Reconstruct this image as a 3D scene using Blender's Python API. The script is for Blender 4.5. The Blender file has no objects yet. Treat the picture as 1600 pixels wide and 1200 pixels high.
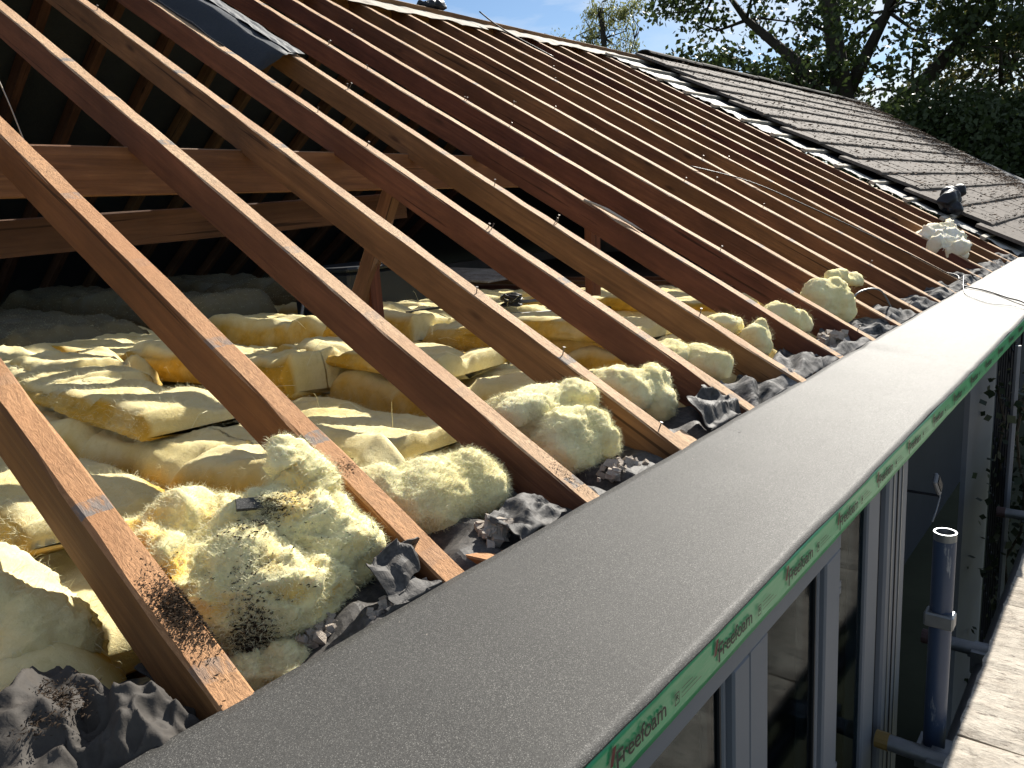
import bpy, bmesh, math, random
import numpy as np
from mathutils import Vector, Matrix, noise, Euler
R = math.radians
random.seed(7); rng = np.random.default_rng(7)
scn = bpy.context.scene
col = scn.collection

# ------------------------------------------------------------------ camera
cam_d = bpy.data.cameras.new('camera'); cam = bpy.data.objects.new('camera', cam_d); col.objects.link(cam)
right = Vector((.632, -.772, -.066)); fwd = Vector((.7476, .6303, -.2095)).normalized()
right = (right - fwd*right.dot(fwd)).normalized(); up = right.cross(fwd)
m = Matrix((right, up, -fwd)).transposed().to_4x4(); m.translation = (-.394, -.830, .565)
cam.matrix_world = m
cam_d.sensor_width = 36; cam_d.lens = 27.17; cam_d.clip_start = .02; cam_d.clip_end = 3000
scn.camera = cam

# ------------------------------------------------------------------ sky, sun, exposure
SUN = Vector((1.38, .23, 1.)).normalized()
EL = math.asin(SUN.z); AZ = math.atan2(SUN.y, SUN.x)
w = bpy.data.worlds.new('World'); scn.world = w; w.use_nodes = True
nt = w.node_tree; nt.nodes.clear()
def N(t, kind, **kw):
    n = t.nodes.new(kind)
    for k, v in kw.items():
        if k in n.inputs.keys() if hasattr(n.inputs, 'keys') else False: n.inputs[k].default_value = v
        else: setattr(n, k, v)
    return n
sky = N(nt, 'ShaderNodeTexSky', sky_type='NISHITA', sun_disc=False, sun_elevation=EL, sun_rotation=math.pi/2-AZ, air_density=1.0, dust_density=.15, ozone_density=4.)
tc = N(nt, 'ShaderNodeTexCoord')
mp = N(nt, 'ShaderNodeMapping'); mp.inputs['Scale'].default_value = (2.2, 2.2, 7)
cn = N(nt, 'ShaderNodeTexNoise'); cn.inputs['Scale'].default_value = 1.6; cn.inputs['Detail'].default_value = 7; cn.inputs['Roughness'].default_value = .55; cn.inputs['Distortion'].default_value = .4
cr = N(nt, 'ShaderNodeValToRGB'); cr.color_ramp.elements[0].position = .44; cr.color_ramp.elements[1].position = .66
mx = N(nt, 'ShaderNodeMixRGB'); mx.inputs[2].default_value = (8.6, 9.0, 9.4, 1)
bg = N(nt, 'ShaderNodeBackground'); bg.inputs[1].default_value = .05
wo = N(nt, 'ShaderNodeOutputWorld')
L = nt.links.new
L(tc.outputs['Generated'], mp.inputs[0]); L(mp.outputs[0], cn.inputs['Vector']); L(cn.outputs['Fac'], cr.inputs[0])
mfac = N(nt, 'ShaderNodeMath', operation='MULTIPLY'); mfac.inputs[1].default_value = .8
L(cr.outputs[0], mfac.inputs[0]); L(mfac.outputs[0], mx.inputs[0]); L(sky.outputs[0], mx.inputs[1]); L(mx.outputs[0], bg.inputs[0]); L(bg.outputs[0], wo.inputs[0])
sl = bpy.data.lights.new('sun', 'SUN'); sl.energy = 5.0; sl.angle = R(.53); sl.color = (1, .95, .86)
so = bpy.data.objects.new('sun', sl); col.objects.link(so); so.rotation_euler = SUN.to_track_quat('Z', 'Y').to_euler()
scn.view_settings.view_transform = 'Standard'; scn.view_settings.look = 'None'
scn.view_settings.exposure = 1.15; scn.view_settings.gamma = 1.0; scn.view_settings.use_curve_mapping = False

# ------------------------------------------------------------------ helpers
PITCH = R(29.9); CA, SA = math.cos(PITCH), math.sin(PITCH)
def roof(x, s, h=0.):                       # point on the rafter-top plane: x along eaves, s up the slope, h above it
    return Vector((x, s*CA - h*SA, s*SA + h*CA))
def mesh(name, V, F, smooth=False):
    me = bpy.data.meshes.new(name); me.from_pydata([tuple(v) for v in V], [], [tuple(f) for f in F]); me.update()
    if smooth: me.polygons.foreach_set('use_smooth', [True]*len(me.polygons))
    return me
def obj(name, me, mat=None, parent=None, loc=(0,0,0), rot=(0,0,0)):
    o = bpy.data.objects.new(name, me); col.objects.link(o)
    if mat and me is not None and not me.materials: me.materials.append(mat)
    o.location = loc; o.rotation_euler = rot
    if parent: o.parent = parent
    return o
def tag(o, label=None, cat=None, group=None, kind=None):
    if label: o['label'] = label
    if cat: o['category'] = cat
    if group: o['group'] = group
    if kind: o['kind'] = kind
    return o
def thing(name, label, cat, loc=(0,0,0), group=None):
    return tag(obj(name, None, loc=loc), label, cat, group)
class MB:
    def __init__(s): s.V = []; s.F = []
    def add(s, V, F):
        o = len(s.V); s.V += [tuple(v) for v in V]; s.F += [tuple(i+o for i in f) for f in F]; return s
    def box(s, a, b, M=None):
        x0,y0,z0 = a; x1,y1,z1 = b
        V = [Vector(v) for v in ((x0,y0,z0),(x1,y0,z0),(x1,y1,z0),(x0,y1,z0),(x0,y0,z1),(x1,y0,z1),(x1,y1,z1),(x0,y1,z1))]
        if M: V = [M @ v for v in V]
        return s.add(V, [(0,3,2,1),(4,5,6,7),(0,1,5,4),(1,2,6,5),(2,3,7,6),(3,0,4,7)])
    def tube(s, pts, r, n=10, cap=True, hollow=0):
        pts = [Vector(p) for p in pts]; rs = r if isinstance(r, (list, tuple)) else [r]*len(pts)
        V = []; prev = None
        for i, p in enumerate(pts):
            d = (pts[min(i+1, len(pts)-1)] - pts[max(i-1, 0)]).normalized()
            a = prev if prev is not None else (Vector((0,0,1)) if abs(d.z) < .9 else Vector((1,0,0)))
            a = (a - d*a.dot(d)).normalized(); b = d.cross(a); prev = a
            V += [p + (a*math.cos(t) + b*math.sin(t))*rs[i] for t in (2*math.pi*k/n for k in range(n))]
        F = [(i*n+k, i*n+(k+1) % n, (i+1)*n+(k+1) % n, (i+1)*n+k) for i in range(len(pts)-1) for k in range(n)]
        if cap: F += [tuple(range(n-1, -1, -1)), tuple((len(pts)-1)*n+k for k in range(n))]
        return s.add(V, F)
    def build(s, name, mat, parent=None, smooth=False, bevel=0, loc=(0,0,0), rot=(0,0,0)):
        me = mesh(name, s.V, s.F, smooth)
        if bevel:
            bm = bmesh.new(); bm.from_mesh(me)
            bmesh.ops.bevel(bm, geom=[e for e in bm.edges], offset=bevel, segments=1, affect='EDGES', profile=.5)
            bm.to_mesh(me); bm.free()
        return obj(name, me, mat, parent, loc, rot)

# ------------------------------------------------------------------ materials
def mat(name):
    ma = bpy.data.materials.new(name); ma.use_nodes = True
    t = ma.node_tree; b = t.nodes['Principled BSDF']; return ma, t, b
def coord(t, scale=(1,1,1), kind='Object', loc=(0,0,0)):
    c = t.nodes.new('ShaderNodeTexCoord'); mp = t.nodes.new('ShaderNodeMapping')
    mp.inputs['Scale'].default_value = scale; mp.inputs['Location'].default_value = loc
    t.links.new(c.outputs[kind], mp.inputs[0]); return mp.outputs[0]
def nz(t, vec, scale, detail=4, rough=.6, dist=0):
    n = t.nodes.new('ShaderNodeTexNoise'); n.inputs['Scale'].default_value = scale; n.inputs['Detail'].default_value = detail
    n.inputs['Roughness'].default_value = rough; n.inputs['Distortion'].default_value = dist
    if vec is not None: t.links.new(vec, n.inputs['Vector'])
    return n.outputs['Fac']
def ramp(t, fac, stops):
    r = t.nodes.new('ShaderNodeValToRGB'); e = r.color_ramp.elements
    while len(e) < len(stops): e.new(.5)
    for k, (p, c) in enumerate(stops):
        e[k].position = p; e[k].color = (c, c, c, 1) if isinstance(c, (int, float)) else (*c, 1)
    t.links.new(fac, r.inputs[0]); return r.outputs[0]
def mix(t, fac, a, b, mode='MIX'):
    n = t.nodes.new('ShaderNodeMixRGB'); n.blend_type = mode
    for i, v in ((0, fac), (1, a), (2, b)):
        if isinstance(v, (int, float)): n.inputs[i].default_value = v if i == 0 else (v, v, v, 1)
        elif isinstance(v, tuple): n.inputs[i].default_value = (*v, 1)
        else: t.links.new(v, n.inputs[i])
    return n.outputs[0]
def math_(t, op, a, b=None):
    n = t.nodes.new('ShaderNodeMath'); n.operation = op
    for i, v in ((0, a), (1, b)):
        if v is None: continue
        if isinstance(v, (int, float)): n.inputs[i].default_value = v
        else: t.links.new(v, n.inputs[i])
    return n.outputs[0]
def bump(t, b, h, strength=.4, dist=.01):
    n = t.nodes.new('ShaderNodeBump'); n.inputs['Strength'].default_value = strength; n.inputs['Distance'].default_value = dist
    t.links.new(h, n.inputs['Height']); t.links.new(n.outputs[0], b.inputs['Normal'])
def setc(t, b, c, rough=.8, spec=.3):
    if isinstance(c, tuple): b.inputs['Base Color'].default_value = (*c, 1)
    else: t.links.new(c, b.inputs['Base Color'])
    b.inputs['Roughness'].default_value = rough; b.inputs['Specular IOR Level'].default_value = spec
def simple(name, c, rough=.7, spec=.3, var=.25, scale=12, bmp=.2, metal=0):
    ma, t, b = mat(name)
    f = nz(t, coord(t), scale, 6)
    setc(t, b, mix(t, f, tuple(v*(1-var) for v in c), tuple(min(1, v*(1+var)) for v in c)), rough, spec)
    b.inputs['Metallic'].default_value = metal
    if bmp: bump(t, b, nz(t, coord(t), scale*6, 4), bmp, .004)
    return ma

def timber(name, dark, lightc, topc, topmix=1., marks=True):
    ma, t, b = mat(name)
    oi = t.nodes.new('ShaderNodeObjectInfo')
    v = t.nodes.new('ShaderNodeVectorMath'); v.operation = 'ADD'
    sc = t.nodes.new('ShaderNodeVectorMath'); sc.operation = 'SCALE'; sc.inputs[0].default_value = (7, 13, 5)
    t.links.new(oi.outputs['Random'], sc.inputs['Scale'])
    c = t.nodes.new('ShaderNodeTexCoord'); t.links.new(c.outputs['Object'], v.inputs[0]); t.links.new(sc.outputs[0], v.inputs[1])
    def mapped(s):
        mp = t.nodes.new('ShaderNodeMapping'); mp.inputs['Scale'].default_value = s; t.links.new(v.outputs[0], mp.inputs[0]); return mp.outputs[0]
    grain = nz(t, mapped((34, 1.6, 34)), 1., 6, .65, 1.2)
    fine = nz(t, mapped((170, 38, 170)), 1., 5, .75, 1.5)
    blotch = nz(t, mapped((5, 2.2, 5)), 1., 5, .6)
    base = mix(t, ramp(t, grain, [(.32, 0.), (.68, 1.)]), dark, lightc)
    base = mix(t, ramp(t, blotch, [(.35, 0.), (.62, .65)]), base, tuple(x*.55 for x in dark))
    base = mix(t, ramp(t, nz(t, mapped((55, .9, 55)), 1., 3, .5, .3), [(.66, 0.), (.69, .8)]), base, tuple(x*.22 for x in dark))
    # each piece of timber has its own tone
    hs = t.nodes.new('ShaderNodeHueSaturation'); t.links.new(base, hs.inputs['Color'])
    t.links.new(math_(t, 'ADD', math_(t, 'MULTIPLY', oi.outputs['Random'], .035), .484), hs.inputs['Hue'])
    t.links.new(math_(t, 'ADD', math_(t, 'MULTIPLY', oi.outputs['Random'], .5), .76), hs.inputs['Value'])
    side = hs.outputs[0]
    vo = t.nodes.new('ShaderNodeTexVoronoi'); vo.inputs['Scale'].default_value = 1.; vo.inputs['Randomness'].default_value = 1.
    t.links.new(mapped((9, 2.4, 9)), vo.inputs['Vector'])
    knot = ramp(t, vo.outputs['Distance'], [(.05, 1.), (.12, 0.)])
    side = mix(t, math_(t, 'MULTIPLY', knot, .75), side, tuple(x*.3 for x in dark))
    # upper face: raw sawn and paler, sunlight part-painted in, grey bands where battens lay
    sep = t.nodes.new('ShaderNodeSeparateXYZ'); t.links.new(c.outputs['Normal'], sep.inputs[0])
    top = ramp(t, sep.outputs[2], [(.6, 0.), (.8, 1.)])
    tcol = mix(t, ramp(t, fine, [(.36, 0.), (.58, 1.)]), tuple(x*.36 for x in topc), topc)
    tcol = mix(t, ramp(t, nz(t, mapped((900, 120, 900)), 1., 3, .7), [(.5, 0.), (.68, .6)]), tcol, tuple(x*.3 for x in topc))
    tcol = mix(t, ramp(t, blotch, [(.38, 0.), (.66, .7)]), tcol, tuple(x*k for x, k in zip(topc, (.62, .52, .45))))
    if marks:
        sp = t.nodes.new('ShaderNodeSeparateXYZ'); t.links.new(c.outputs['Object'], sp.inputs[0])
        yy = math_(t, 'ADD', sp.outputs[1], math_(t, 'MULTIPLY', nz(t, mapped((40, 40, 40)), 1., 3), .02))
        fr = math_(t, 'FRACT', math_(t, 'DIVIDE', math_(t, 'ADD', yy, 3.246), .33))
        band = math_(t, 'MULTIPLY', math_(t, 'MULTIPLY', math_(t, 'LESS_THAN', fr, .1), ramp(t, nz(t, mapped((1, 2.7, 1)), 1., 1), [(.42, .15), (.58, 1.)])), ramp(t, nz(t, mapped((60, 25, 60)), 1., 4, .7), [(.38, 0.), (.52, .85)]))
        tcol = mix(t, band, tcol, mix(t, fine, (.05, .05, .05), (.30, .285, .265)))
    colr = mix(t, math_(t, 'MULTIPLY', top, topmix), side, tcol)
    setc(t, b, colr, .78, .25)
    bump(t, b, mix(t, top, grain, fine), .7, .004)
    return ma
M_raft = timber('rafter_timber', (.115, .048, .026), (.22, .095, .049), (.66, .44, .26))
M_beam = timber('beam_timber', (.15, .066, .032), (.30, .14, .064), (.34, .24, .16), .8, False)
M_dimbeam = timber('dim_rear_timber', (.09, .046, .026), (.17, .088, .05), (.17, .10, .06), .8, False)  # rear timber tones lowered to carry the loft's shade in the colour
M_dirty = timber('rough_rafter_timber', (.14, .053, .025), (.27, .108, .046), (.58, .32, .155))

def wool(name, face, inner, sss=.25):
    ma, t, b = mat(name)
    at = t.nodes.new('ShaderNodeAttribute'); at.attribute_name = 'cut'
    o = coord(t)
    n1 = nz(t, o, 5, 6, .65); n2 = nz(t, o, 34, 6, .7); n3 = nz(t, coord(t, (150, 150, 300)), 1., 4, .75, .8)
    f = mix(t, ramp(t, n1, [(.35, 0.), (.68, 1.)]), face, tuple(v*k for v, k in zip(face, (.93, .86, .66))))
    f = mix(t, ramp(t, nz(t, o, 90, 5, .8), [(.56, 0.), (.72, .28)]), f, tuple(v*k for v, k in zip(face, (.62, .56, .45))))
    f = mix(t, ramp(t, n2, [(.5, 0.), (.72, .45)]), f, tuple(v*k for v, k in zip(face, (.7, .62, .45))))
    i = mix(t, ramp(t, n2, [(.3, 0.), (.7, 1.)]), inner, tuple(min(1, v*1.45) for v in inner))
    cut = math_(t, 'MULTIPLY', at.outputs['Fac'], ramp(t, n1, [(.28, .45), (.6, 1.)]))
    dt = t.nodes.new('ShaderNodeAttribute'); dt.attribute_name = 'soil'
    wc = mix(t, cut, f, i); wc = mix(t, math_(t, 'MULTIPLY', dt.outputs['Fac'], ramp(t, nz(t, o, 70, 6, .8), [(.3, .25), (.6, 1.)])), wc, (.035, .026, .018))
    setc(t, b, wc, .95, .05)
    b.inputs['Subsurface Weight'].default_value = sss; b.inputs['Subsurface Radius'].default_value = (.012, .009, .004); b.inputs['Subsurface Scale'].default_value = 1.
    bump(t, b, mix(t, .5, mix(t, .6, n2, n3), nz(t, o, 130, 5, .8)), .6, .008)
    return ma
M_wool = wool('glass_wool', (.74, .66, .385), (.42, .25, .035), .15)
M_wooldim = wool('dim_dusty_wool', (.15, .145, .11), (.11, .09, .05), .0)  # dusty wool darkened further so the loft's dimness sits in the colour
M_wool2 = wool('pale_glass_wool', (.84, .785, .48), (.72, .46, .10), .35)
M_woolw = wool('white_glass_wool', (.85, .82, .72), (.7, .62, .45))
ma, t, b = mat('wool_fibre'); setc(t, b, (.72, .68, .44), .7, .15); M_fib = ma

def felt_mat():
    ma, t, b = mat('mineral_felt')
    o = coord(t)
    g = t.nodes.new('ShaderNodeTexVoronoi'); g.inputs['Scale'].default_value = 1100; t.links.new(o, g.inputs['Vector'])
    sepc = t.nodes.new('ShaderNodeSeparateColor'); t.links.new(g.outputs['Color'], sepc.inputs[0])
    c = ramp(t, sepc.outputs[0], [(0., (.020, .0195, .0185)), (.6, (.048, .0465, .0435)), (.9, (.090, .087, .080)), (1., (.24, .23, .21))])
    c = mix(t, ramp(t, nz(t, o, 3.5, 5, .6), [(.3, .0), (.7, .5)]), c, (.055, .053, .049))
    setc(t, b, c, .8, .22)
    t.links.new(ramp(t, sepc.outputs[1], [(0., .52), (1., .76)]), b.inputs['Roughness'])
    # every granule faces its own way
    nm = t.nodes.new('ShaderNodeBump'); nm.inputs['Strength'].default_value = .4; nm.inputs['Distance'].default_value = .0012
    t.links.new(mix(t, .5, sepc.outputs[2], nz(t, o, 380, 3, .7)), nm.inputs['Height']); t.links.new(nm.outputs[0], b.inputs['Normal'])
    return ma
M_felt = felt_mat()
def sark_mat(name, c1, c2, rough=.55, spec=.5, dust=.5, dustc=(.22, .2, .18), ds=70):
    ma, t, b = mat(name); o = coord(t)
    n1 = nz(t, o, 9, 6, .65); n2 = nz(t, o, ds, 5, .7)
    c = mix(t, n1, c1, c2); c = mix(t, math_(t, 'MULTIPLY', ramp(t, n2, [(.42, 0.), (.66, 1.)]), dust), c, dustc)
    setc(t, b, c, rough, spec); bump(t, b, mix(t, .5, n1, n2), .5, .006); return ma
M_sark = sark_mat('torn_bitumen_felt', (.028, .026, .025), (.062, .058, .054), .66, .3, .45, (.15, .135, .12))
M_sarkfold = sark_mat('folded_bitumen_felt', (.036, .032, .028), (.064, .057, .05), .75, .2, .35, (.085, .073, .062), 40)
M_sarkdark = sark_mat('old_sarking', (.018, .023, .031), (.032, .038, .048), .7, .3, .2, (.06, .058, .05))
M_sarkshiny = sark_mat('shiny_torn_plastic', (.012, .012, .013), (.04, .04, .041), .8, .15, .8, (.28, .265, .25), 16)
M_paper = sark_mat('pale_torn_underlay', (.36, .32, .26), (.56, .51, .43), .85, .2, .35, (.25, .21, .17))
M_greypaper = sark_mat('weathered_underlay', (.26, .255, .24), (.46, .45, .42), .75, .3, .3, (.3, .29, .27))
M_flap = sark_mat('worn_sarking', (.13, .13, .13), (.26, .255, .245), .7, .3, .5, (.07, .07, .07))
M_tile = sark_mat('concrete_tile', (.10, .086, .075), (.18, .157, .138), .9, .15, .4, (.06, .048, .038), 22)
M_tiledark = sark_mat('ridge_tile_mat', (.06, .054, .048), (.10, .09, .08), .9, .15, .5, (.05, .045, .035))
M_moss = simple('moss_crumbs', (.035, .024, .016), .95, .1, .5, 40, 0)
M_leaf_litter = simple('leaf_litter', (.13, .085, .055), .9, .1, .5, 9, 0)
M_green = None
ma, t, b = mat('green_film'); o = coord(t)
setc(t, b, mix(t, nz(t, o, 14, 4), (.010, .28, .10), (.020, .38, .145)), .3, .5)
bump(t, b, nz(t, coord(t, (6, 30, 30)), 1., 4), .35, .006); M_green = ma
M_ink = simple('dark_print', (.02, .022, .02), .5, .3, .1, 20, 0)
M_red = simple('red_print', (.12, .008, .012), .5, .3, .1, 20, 0)
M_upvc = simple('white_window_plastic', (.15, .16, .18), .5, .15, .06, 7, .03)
M_rub = simple('dark_gasket', (.02, .02, .022), .6, .3, .1, 20, 0)
ma, t, b = mat('window_glass'); t.nodes.remove(b)
tp = t.nodes.new('ShaderNodeBsdfTransparent'); tp.inputs[0].default_value = (.42, .50, .52, 1)
gl = t.nodes.new('ShaderNodeBsdfGlossy'); gl.inputs[0].default_value = (.9, .95, 1, 1); gl.inputs['Roughness'].default_value = .06
ms = t.nodes.new('ShaderNodeMixShader'); t.links.new(ramp(t, nz(t, coord(t), 4, 4), [(.3, .035), (.7, .075)]), ms.inputs[0])
t.links.new(tp.outputs[0], ms.inputs[1]); t.links.new(gl.outputs[0], ms.inputs[2]); t.links.new(ms.outputs[0], t.nodes['Material Output'].inputs[0]); M_glass = ma
M_dark = simple('shade_dark_wall', (.022, .026, .034), .6, .3, .3, 5, .1)  # near-black colour stands in for the deep shade under the eaves
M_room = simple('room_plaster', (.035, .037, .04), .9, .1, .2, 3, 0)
M_render = simple('wall_render', (.20, .19, .18), .9, .2, .2, 6, .3)
M_steel = simple('galvanised_tube', (.20, .21, .22), .42, .5, .3, 30, .15, .7)
ma, t, b = mat('blue_scaffold_paint'); o = coord(t)
sc_ = ramp(t, nz(t, coord(t, (30, 30, 5)), 1., 6, .7), [(.60, 0.), (.68, 1.)])
setc(t, b, mix(t, sc_, mix(t, nz(t, o, 6, 4), (.020, .036, .075), (.032, .052, .095)), (.26, .27, .28)), .45, .5); bump(t, b, nz(t, o, 60, 4), .2, .003); M_blue = ma
M_yellow = simple('yellow_cap', (.17, .11, .03), .5, .4, .2, 20, .1)
M_redcap = simple('red_clip', (.055, .03, .028), .55, .4, .25, 30, .2)
M_black = simple('black_plastic', (.010, .012, .017), .5, .35, .3, 20, .2)
M_navy = simple('dark_blue_tank', (.012, .016, .022), .5, .4, .3, 6, .1)
M_cable = simple('black_cable', (.015, .015, .016), .5, .4, .1, 20, 0)
M_steelnail = simple('nail_steel', (.16, .14, .125), .6, .4, .3, 90, 0, .5)
M_board = None
ma, t, b = mat('weathered_board'); o = coord(t)
gr = nz(t, coord(t, (60, 22, 60)), 1., 7, .8, 1.2); bl = nz(t, o, 5, 6, .65)
c = mix(t, ramp(t, gr, [(.34, 0.), (.62, 1.)]), (.09, .075, .06), (.46, .40, .33))
c = mix(t, ramp(t, bl, [(.38, 0.), (.7, .75)]), c, (.62, .57, .49))
c = mix(t, ramp(t, nz(t, coord(t, (70, 20, 70)), 1., 5, .8), [(.56, 0.), (.66, .8)]), c, (.07, .055, .045))
setc(t, b, c, .9, .15); bump(t, b, gr, .8, .006); M_board = ma
ma, t, b = mat('brick_clay'); o = coord(t)
setc(t, b, mix(t, nz(t, o, 30, 6, .7), (.30, .12, .07), (.48, .24, .16)), .9, .15); bump(t, b, nz(t, o, 120, 4), .5, .004); M_brick = ma
ma, t, b = mat('bark'); o = coord(t, (3, 3, .7))
setc(t, b, mix(t, nz(t, o, 2, 6, .7), (.03, .025, .02), (.075, .065, .05)), .9, .1); bump(t, b, nz(t, o, 8, 5), .8, .05); M_bark = ma
def leafmat(name, c1, c2, trans=.35):
    ma, t, b = mat(name); oi = coord(t)
    n = nz(t, oi, .9, 3); n2 = nz(t, oi, 9., 2)
    c = mix(t, mix(t, .5, n, n2), c1, c2)
    setc(t, b, c, .55, .35)
    tr = t.nodes.new('ShaderNodeBsdfTranslucent'); t.links.new(c, tr.inputs[0])
    ms = t.nodes.new('ShaderNodeMixShader'); ms.inputs[0].default_value = trans
    t.links.new(b.outputs[0], ms.inputs[1]); t.links.new(tr.outputs[0], ms.inputs[2]); t.links.new(ms.outputs[0], t.nodes['Material Output'].inputs[0])
    return ma
M_oak = leafmat('oak_leaves', (.022, .036, .013), (.06, .085, .022), .3)
M_olive = leafmat('olive_leaves', (.04, .05, .018), (.11, .10, .03), .35)
M_willow = leafmat('willow_leaves', (.13, .15, .05), (.24, .25, .10), .4)
M_ivy = leafmat('ivy_leaves', (.012, .022, .010), (.03, .045, .018), .15)
M_ground = simple('garden_ground', (.05, .055, .035), .95, .1, .5, 1.2, .5)
M_ceil = simple('ceiling_board_back', (.10, .085, .07), .95, .1, .3, 6, .2)

# ------------------------------------------------------------------ setting
def sheet(name, x0, x1, y0, y1, z, ma):
    return tag(obj(name, mesh(name, [(x0,y0,z),(x1,y0,z),(x1,y1,z),(x0,y1,z)], [(0,1,2,3)]), ma), kind='structure')
sheet('ground', -900, 900, -900, 900, -2.4, M_ground)
tag(MB().box((-1.5, .02, -.24), (17, 7.7, -.19)).build('attic_floor', M_ceil), kind='structure')

# house shell under the roof: a thing with walls
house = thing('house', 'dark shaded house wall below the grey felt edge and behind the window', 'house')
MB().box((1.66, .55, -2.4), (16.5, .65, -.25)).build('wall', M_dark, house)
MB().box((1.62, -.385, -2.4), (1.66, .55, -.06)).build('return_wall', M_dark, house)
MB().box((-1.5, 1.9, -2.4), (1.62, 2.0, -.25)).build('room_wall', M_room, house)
MB().box((-1.5, -.38, -2.4), (1.62, 1.9, -2.36)).build('room_floor', M_room, house)
MB().box((-1.6, -.38, -2.4), (-1.5, 7.7, 0)).build('gable_wall', M_render, house)
MB().box((12.4, .55, -2.4), (12.6, 7.7, .05)).build('end_wall', M_render, house)
MB().box((-1.5, -.385, -.075), (7.2, -.0, -.055)).build('soffit', M_dark, house)
MB().box((-1.5, 7.5, -2.4), (16.4, 7.7, -.05)).build('rear_wall', M_render, house)

# ------------------------------------------------------------------ roof frame
frame = thing('roof_frame', 'stripped timber roof frame of bare sloping rafters above yellow insulation', 'roof frame')
def rafter_mesh(name, L0, L1, wd, dp, seed, rough=.0012, n=46):
    V = []; F = []
    prof = [(.0, -dp), (.0, -.004), (.004, 0), (wd-.004, 0), (wd, -.004), (wd, -dp)]
    k = len(prof)
    for i in range(n+1):
        y = L0 + (L1-L0)*i/n
        bx = .014*noise.noise((y*.35, seed, 1.))*min(1, max(0, y)); bz = .009*noise.noise((y*.4, seed, 7.))*min(1, max(0, y))
        for j, (px, pz) in enumerate(prof):
            j1 = noise.noise((y*9, seed+j*3.1, 2.))*rough*2 + noise.noise((y*2, seed+j*1.7, 5.))*rough*2
            j2 = noise.noise((y*11, seed+j*2.3, 9.))*rough*2
            V.append((px + bx + j1, y, pz + bz + (j2 if j in (1,2,3,4) else 0)))
    for i in range(n):
        for j in range(k):
            a, b2 = i*k+j, i*k+(j+1) % k
            F.append((a, b2, b2+k, a+k))
    F.append(tuple(range(k))); F.append(tuple(n*k+j for j in range(k-1, -1, -1)))
    me = mesh(name, V, F)
    bm = bmesh.new(); bm.from_mesh(me); bmesh.ops.recalc_face_normals(bm, faces=bm.faces); bm.to_mesh(me); bm.free()
    return me
nb = MB(); nb.tube([(0,0,-.01), (0,0,.018)], .0016, 6); nb.tube([(0,0,.018), (0,0,.0195)], .0042, 8)
nail_me = mesh('nail', nb.V, nb.F); nail_me.materials.append(M_steelnail)
SP = .4; NR = 18; RL = 4.46
rafters = []
for i in range(-2, NR):  # first two stand out of view, added for the shadows they cast
    me = rafter_mesh('rafter', -.16, RL, .05, .1 if i != 5 else .1, i*5.3+20, .0014 if i else .0028)
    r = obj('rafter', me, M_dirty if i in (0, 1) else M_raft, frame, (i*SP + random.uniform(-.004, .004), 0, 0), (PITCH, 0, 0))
    rafters.append(r)
    if i in (3, 4, 5, 6, 7, 8, 9, 10, 11, 12, 14):
        for k in range(11):
            if random.random() < (.45 if i in (5, 7, 9) else .16):
                s = .08 + .33*k + random.uniform(-.01, .01)
                for q in range(random.choice((1, 1, 1, 2))):
                    obj('nail', nail_me, None, r, (.025 + random.uniform(-.012, .012) + q*.012, s + q*.01, random.uniform(-.002, .006)), (random.uniform(-.3, .3), random.uniform(-.35, .35), 0))
# opposite slope rafters, ridge board, purlin, struts
RY = RL*CA; RZ = RL*SA
for i in range(-2, NR):
    me = rafter_mesh('rear_rafter', 0, 4.6, .05, .1, i*3.7+300, .0012, 12)
    obj('rear_rafter', me, M_dimbeam, frame, (i*SP+.052, RY+.03, RZ), (-PITCH, 0, 0))
def beam(name, p0, p1, wd, dp, ma=M_beam, parent=frame, seed=0, roll=0, n=14):
    p0 = Vector(p0); p1 = Vector(p1); d = p1-p0
    me = rafter_mesh(name, 0, d.length, wd, dp, seed, .001, n)
    o = obj(name, me, ma, parent, p0)
    q = Vector((0, 1, 0)).rotation_difference(d.normalized()); o.rotation_euler = (q.to_matrix() @ Matrix.Rotation(roll, 3, 'Y')).to_euler()
    return o
beam('ridge_board', (-1.5, RY-.005, RZ+.03), (16.2, RY-.005, RZ+.03), .03, .19, M_beam, seed=9, n=60)
pz = .862; py = 1.68
beam('purlin', (-1.5, py+.07, pz), (7.3, py+.07, pz), .075, .145, M_beam, seed=3, n=50)
beam('purlin', (-1.5, py+.27, .60), (2.15, py+.27, .715), .06, .115, M_dimbeam, seed=4, n=24)
beam('purlin', (3.3, py+.07, pz-.02), (7.3, py+.07, pz-.015), .06, .12, M_beam, seed=5)
beam('strut', (1.93, 1.79, .73), (1.50, 1.86, -.18), .075, .06, M_raft, seed=11)
beam('strut', (1.80, 1.84, .42), (1.80, 1.84, -.18), .06, .06, M_raft, seed=12)
beam('strut', (3.45, 1.77, .75), (3.45, 1.80, -.18), .095, .05, M_beam, seed=13)
beam('strut', (-.7, 1.77, .75), (-1.1, 1.80, -.18), .075, .05, M_beam, seed=14)
beam('strut', (5.6, 1.77, .75), (5.6, 1.80, -.18), .095, .05, M_beam, seed=15)
for i in range(-2, 17):
    beam('joist', (i*SP+.10, -.02, -.10), (i*SP+.10, 7.4, -.10), .045, .09, M_beam, seed=i+40, n=3)

# rear slope of the roof, dark sarking seen from inside
rear = MB(); M4 = Matrix.Translation((0, RY+.03, RZ)) @ Matrix.Rotation(-PITCH, 4, 'X')
rear.box((-1.6, -.02, .012), (16.4, 4.75, .05), M4)
tag(rear.build('rear_roof_slope', M_sarkdark), 'dark unlit rear roof slope closing the loft behind the rear rafters', 'roof')

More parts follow.
